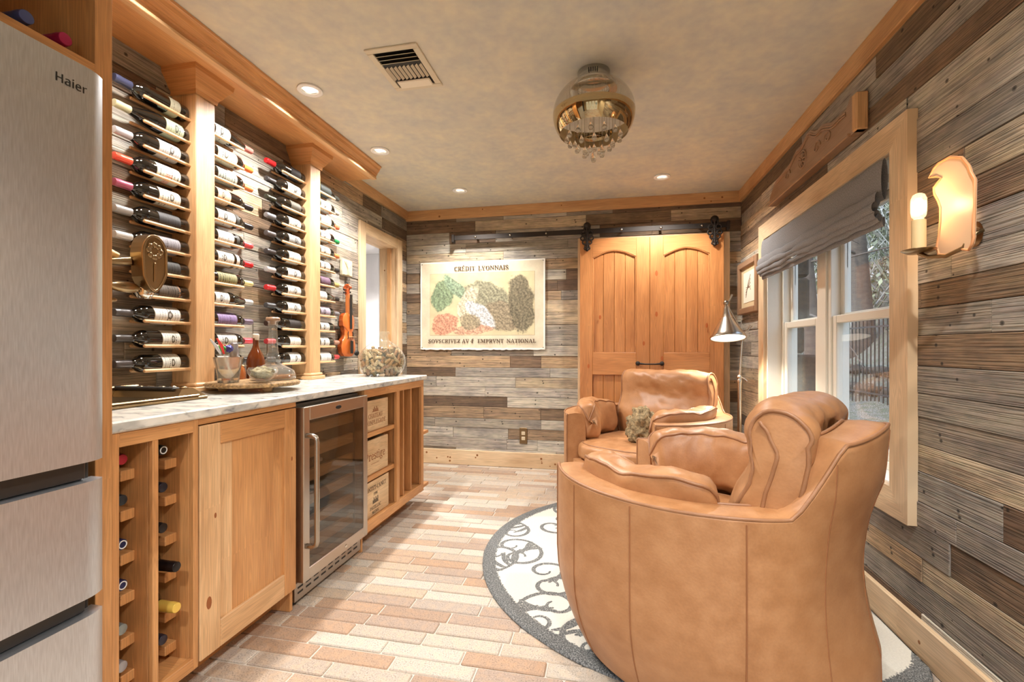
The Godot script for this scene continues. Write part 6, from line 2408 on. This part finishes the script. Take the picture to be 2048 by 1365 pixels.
func build_chairs():
	build_chair("tan leather barrel swivel armchair with its back to the window, arm seams showing", Vector3(0.365, 0.011, -1.885), Vector2(-0.86, -0.51))
	build_chair("tan leather barrel swivel armchair in front of the sliding door, holding a shaggy cushion", Vector3(0.25, 0.011, -3.38), Vector2(-0.56, 0.83))
	# shaggy stone-coloured cushion on the farther chair
	var g := G.new()
	g.col = lin(226, 214, 192)
	g.grid(blob(0.125, Vector3(0.85, 1.0, 0.62), 0.20, 640, 48, 32), true, 1.0)
	var o := put("throw_cushion", g, tmat(T.rock, c8(250, 240, 220), 0.95, Vector3(3.2, 3.2, 3.2), true, T.rock, 1.2))
	o.position = Vector3(0.225, 0.585, -3.20)
	o.rotation_degrees = Vector3(-18, -34, 8)
	tag(o, "rough grey and tan stone-look cushion on the seat of the chair by the sliding door", "cushion")
	# little side table between the chairs
	var t := thing("side_table", "small round table with pale glass top between the two armchairs", "table", Vector3(0.83, 0.0, -2.78))
	g = G.new()
	g.lathe(Transform3D(), [Vector2(0, 0.012), Vector2(0.13, 0.012), Vector2(0.135, 0.02), Vector2(0.03, 0.035), Vector2(0.016, 0.06), Vector2(0.016, 0.50), Vector2(0.05, 0.525), Vector2(0, 0.527)], 28)
	put("pedestal", g, M.nickel, t)
	g = G.new()
	g.lathe(Transform3D(), [Vector2(0, 0.527), Vector2(0.165, 0.527), Vector2(0.17, 0.533), Vector2(0.165, 0.540), Vector2(0, 0.540)], 40)
	put("top", g, mat(c8(196, 206, 198), 0.08), t)
	var b := thing("glass_dish", "shallow pale green glass dish on the small side table", "dish", Vector3(0.83, 0.5405, -2.78))
	g = G.new()
	g.lathe(Transform3D(), [Vector2(0, 0.004), Vector2(0.05, 0.0), Vector2(0.09, 0.012), Vector2(0.115, 0.030), Vector2(0.118, 0.031), Vector2(0.112, 0.034), Vector2(0.085, 0.018), Vector2(0, 0.009)], 36)
	put("bowl", g, mat(c8(206, 216, 208), 0.08), b)

# ---------------------------------------------------------------- lamps
func build_lamps():
	# --- smoked globe ceiling lamp
	var t := thing("globe_ceiling_lamp", "smoked mirror glass globe ceiling lamp with hanging crystal drops", "ceiling lamp", Vector3(-0.068, H, -2.275))
	var g := G.new()
	g.lathe(Transform3D(), [Vector2(0.0, -0.052), Vector2(0.074, -0.052), Vector2(0.078, -0.048), Vector2(0.078, -0.002), Vector2(0.0, -0.001)], 36)
	put("canopy", g, M.chrome, t)
	for k in 5:
		bx("vent_slot", Vector3(-0.022 + k * 0.010, -0.038, 0.0765), Vector3(-0.018 + k * 0.010, -0.018, 0.0795), M.black, t, 0.0)
	var prof := []
	for k in 15:
		var a := deg_to_rad(lerpf(-34.0, 62.0, k / 14.0))
		prof.append(Vector2(0.196 * cos(a), -0.200 + 0.168 * sin(a)))
	var lower := []
	var upper := []
	for k in 15:
		if k <= 5:
			lower.append(prof[k])
		if k >= 5:
			upper.append(prof[k])
	g = G.new()
	g.lathe(Transform3D(), upper, 48)
	put("smoked_glass", g, glass(c8(150, 138, 112), 0.34), t)
	g = G.new()
	g.lathe(Transform3D(), lower, 48)
	put("mirror_band", g, mat(c8(196, 176, 138), 0.03, 0.96), t)
	g = G.new()
	g.lathe(Transform3D(), [Vector2(0.075, -0.09), Vector2(0.11, -0.09), Vector2(0.112, -0.084), Vector2(0.075, -0.082)], 36)
	put("lamp_plate", g, M.chrome, t)
	var n := 0
	for ring in [[0.128, 13, 0.0], [0.090, 9, 0.034], [0.048, 6, 0.070], [0.0, 1, 0.100]]:
		for k in ring[1]:
			var a: float = TAU * k / float(ring[1]) + ring[0] * 9.0
			var p := Vector3(cos(a) * ring[0], -0.318 - ring[2], sin(a) * ring[0])
			var d := G.new()
			d.tube([p + Vector3(0, 0.018, 0), Vector3(p.x, -0.09, p.z)], 0.0011, 4)
			d.lathe(Transform3D(Basis(), p), [Vector2(0, -0.016), Vector2(0.009, -0.013), Vector2(0.0125, -0.003), Vector2(0.009, 0.007), Vector2(0.003, 0.02), Vector2(0, 0.024)], 8)
			put("crystal_drop", d, M.crystal if n >= 0 else M.chrome, t)
			n += 1
	# --- floor lamp
	var fl := thing("floor_lamp", "brushed nickel pharmacy floor lamp with lit cone shade by the sliding door", "floor lamp", Vector3(0.93, 0, -3.62))
	g = G.new()
	g.lathe(Transform3D(), [Vector2(0, 0.001), Vector2(0.125, 0.001), Vector2(0.13, 0.01), Vector2(0.12, 0.022), Vector2(0.03, 0.03), Vector2(0.014, 0.045), Vector2(0.0135, 0.86), Vector2(0.017, 0.862), Vector2(0.017, 0.885), Vector2(0.009, 0.89), Vector2(0, 0.89)], 28)
	put("base_pole", g, M.nickel, fl)
	var top := Vector3(0.022, 1.215, 0.0)
	var head := Vector3(-0.105, 1.432, 0.06)
	g = G.new()
	g.tube([Vector3(0, 0.88, 0), top], 0.008, 10)
	put("upper_pole", g, M.nickel, fl)
	g = G.new()
	g.grid(blob(0.020, Vector3(1, 1, 1), 0.0, 1, 16, 10).map(func(r): return r.map(func(p): return p + Vector3(0, 0.90, 0))), true, 1.0)
	g.tube([Vector3(0, 0.90, 0), Vector3(0.03, 0.89, 0.01), Vector3(0.045, 0.87, 0.02)], [0.008, 0.006, 0.008], 8)
	put("joint", g, M.nickel, fl)
	g = G.new()
	g.grid(blob(0.017, Vector3(1, 1, 1), 0.0, 1, 16, 10).map(func(r): return r.map(func(p): return p + top)), true, 1.0)
	g.tube([top, top + Vector3(0.03, 0.02, 0.01), top + Vector3(0.05, 0.055, 0.02)], [0.006, 0.006, 0.009], 8)
	put("joint", g, M.nickel, fl)
	g = G.new()
	g.tube([top, head], 0.0065, 10)
	put("arm", g, M.nickel, fl)
	g = G.new()
	g.lathe(Transform3D(Basis(Vector3.RIGHT, PI / 2), head - Vector3(0, 0, 0.016)), [Vector2(0, 0), Vector2(0.016, 0), Vector2(0.016, 0.032), Vector2(0, 0.032)], 16)
	g.tube([head, head + Vector3(0.025, 0.02, 0), head + Vector3(0.04, 0.06, 0)], [0.006, 0.005, 0.007], 8)
	put("head_joint", g, M.nickel, fl)
	var tilt := Basis(Vector3.RIGHT, deg_to_rad(-13.0))
	var sh := head + tilt * Vector3(0.0, -0.262, 0.0)
	g = G.new()
	g.lathe(Transform3D(tilt, sh), [Vector2(0.114, 0.002), Vector2(0.117, 0.0), Vector2(0.117, 0.012), Vector2(0.105, 0.03), Vector2(0.046, 0.135), Vector2(0.046, 0.142), Vector2(0.036, 0.150), Vector2(0.022, 0.20), Vector2(0.018, 0.225), Vector2(0.012, 0.232), Vector2(0.011, 0.25)], 40)
	put("shade", g, M.nickel, fl)
	g = G.new()
	g.lathe(Transform3D(tilt, sh), [Vector2(0.0, 0.006), Vector2(0.04, 0.005), Vector2(0.110, 0.006), Vector2(0.100, 0.034), Vector2(0, 0.04)], 32)
	put("bulb_glow", g, M.glow, fl)
	var sp := SpotLight3D.new()
	sp.name = "lamp_beam"
	sp.light_color = Color(1, 0.95, 0.88)
	sp.light_energy = 1.6
	sp.spot_angle = 65
	sp.spot_angle_attenuation = 0.5
	sp.spot_range = 10
	sp.spot_attenuation = 2.0
	sp.light_size = 0.06
	sp.shadow_enabled = true
	fl.add_child(sp)
	sp.position = sh + tilt * Vector3(0, -0.006, 0)
	sp.basis = tilt * Basis(Vector3.RIGHT, -PI / 2)
	# --- wall sconce with a mica plate
	var s := thing("wall_sconce", "wall sconce with candle bulb and curved pale plate beside the window", "sconce", Vector3(XR, 1.40, -1.60))
	var outline := [[-0.16, 0.267], [-0.138, 0.289], [-0.116, 0.298], [-0.068, 0.298], [-0.018, 0.276], [0.008, 0.242], [0.016, 0.219], [0.031, 0.194], [0.029, 0.117], [0.026, 0.048], [0.027, 0.029], [0.021, 0.011], [0.008, -0.004], [-0.024, 0.006], [-0.046, 0.003], [-0.074, -0.004], [-0.116, 0.008], [-0.125, 0.034], [-0.115, 0.066], [-0.108, 0.116], [-0.108, 0.154], [-0.119, 0.179], [-0.136, 0.206], [-0.139, 0.227], [-0.104, 0.246], [-0.128, 0.26]]
	g = G.new()
	var pp := PackedVector2Array()
	for p in outline:
		pp.append(Vector2(p[0], p[1]))
	g.prism(pp, 0.006, Transform3D(Basis(Vector3(0, 0, 1), Vector3(0, 1, 0), Vector3(-1, 0, 0)), Vector3(-0.072, 0, 0)))
	var pm := mat(c8(226, 196, 162), 0.35)
	pm.backlight_enabled = true
	pm.backlight = Color(0.5, 0.3, 0.18)
	put("plate", g, pm, s)
	var rim := []
	for p in outline:
		rim.append(Vector3(-0.078, p[1], p[0]))
	g = G.new()
	g.tube(rim, 0.004, 6, true)
	put("plate_rim", g, mat(c8(224, 160, 110), 0.4), s)
	var bp := Vector3(-0.125, 0.02, -0.131)
	g = G.new()
	g.lathe(mv(bp.x, bp.y, bp.z), [Vector2(0, 0.0), Vector2(0.018, 0.0), Vector2(0.019, 0.004), Vector2(0.019, 0.102), Vector2(0.012, 0.106), Vector2(0, 0.107)], 20)
	put("candle_tube", g, mat(c8(226, 200, 150), 0.5), s)
	g = G.new()
	g.lathe(mv(bp.x, bp.y, bp.z), [Vector2(0, -0.006), Vector2(0.03, -0.004), Vector2(0.046, 0.006), Vector2(0.044, 0.008), Vector2(0.02, 0.0), Vector2(0, 0.0)], 24)
	put("drip_dish", g, M.bronze, s)
	g = G.new()
	g.tube([bp + Vector3(0, -0.004, 0), bp + Vector3(0.01, -0.022, 0.03), bp + Vector3(0.03, -0.028, 0.075), bp + Vector3(0.05, -0.012, 0.115), bp + Vector3(0.058, 0.018, 0.128), bp + Vector3(0.075, 0.03, 0.145), bp + Vector3(0.09, 0.045, 0.10), bp + Vector3(0.122, 0.04, 0.048)], 0.0065, 8)
	put("scroll_arm", g, M.bronze, s)
	g = G.new()
	g.lathe(Transform3D(Basis(Vector3.BACK, PI / 2), Vector3(0, 0.06, -0.085)), [Vector2(0.03, 0), Vector2(0.04, 0.006), Vector2(0.012, 0.014), Vector2(0, 0.014)], 24)
	put("wall_plate", g, M.bronze, s)
	g = G.new()
	g.lathe(mv(bp.x, bp.y, bp.z), [Vector2(0.012, 0.107), Vector2(0.019, 0.115), Vector2(0.021, 0.13), Vector2(0.021, 0.17), Vector2(0.016, 0.184), Vector2(0.006, 0.190), Vector2(0, 0.190)], 20)
	put("bulb_glass", g, M.clear, s)
	g = G.new()
	g.lathe(mv(bp.x, bp.y, bp.z), [Vector2(0, 0.118), Vector2(0.010, 0.120), Vector2(0.013, 0.14), Vector2(0.012, 0.165), Vector2(0.005, 0.174), Vector2(0, 0.175)], 14)
	var gm = M.glow.duplicate()
	gm.emission_energy_multiplier = 4.0
	gm.emission = Color(1, 0.88, 0.68)
	put("filament_glow", g, gm, s)
	var om := OmniLight3D.new()
	om.name = "sconce_light"
	om.light_color = Color(1, 0.80, 0.58)
	om.light_energy = 0.075
	om.omni_range = 9
	om.omni_attenuation = 2.0
	om.light_size = 0.014
	om.shadow_enabled = true
	s.add_child(om)
	om.position = bp + Vector3(0, 0.147, 0)
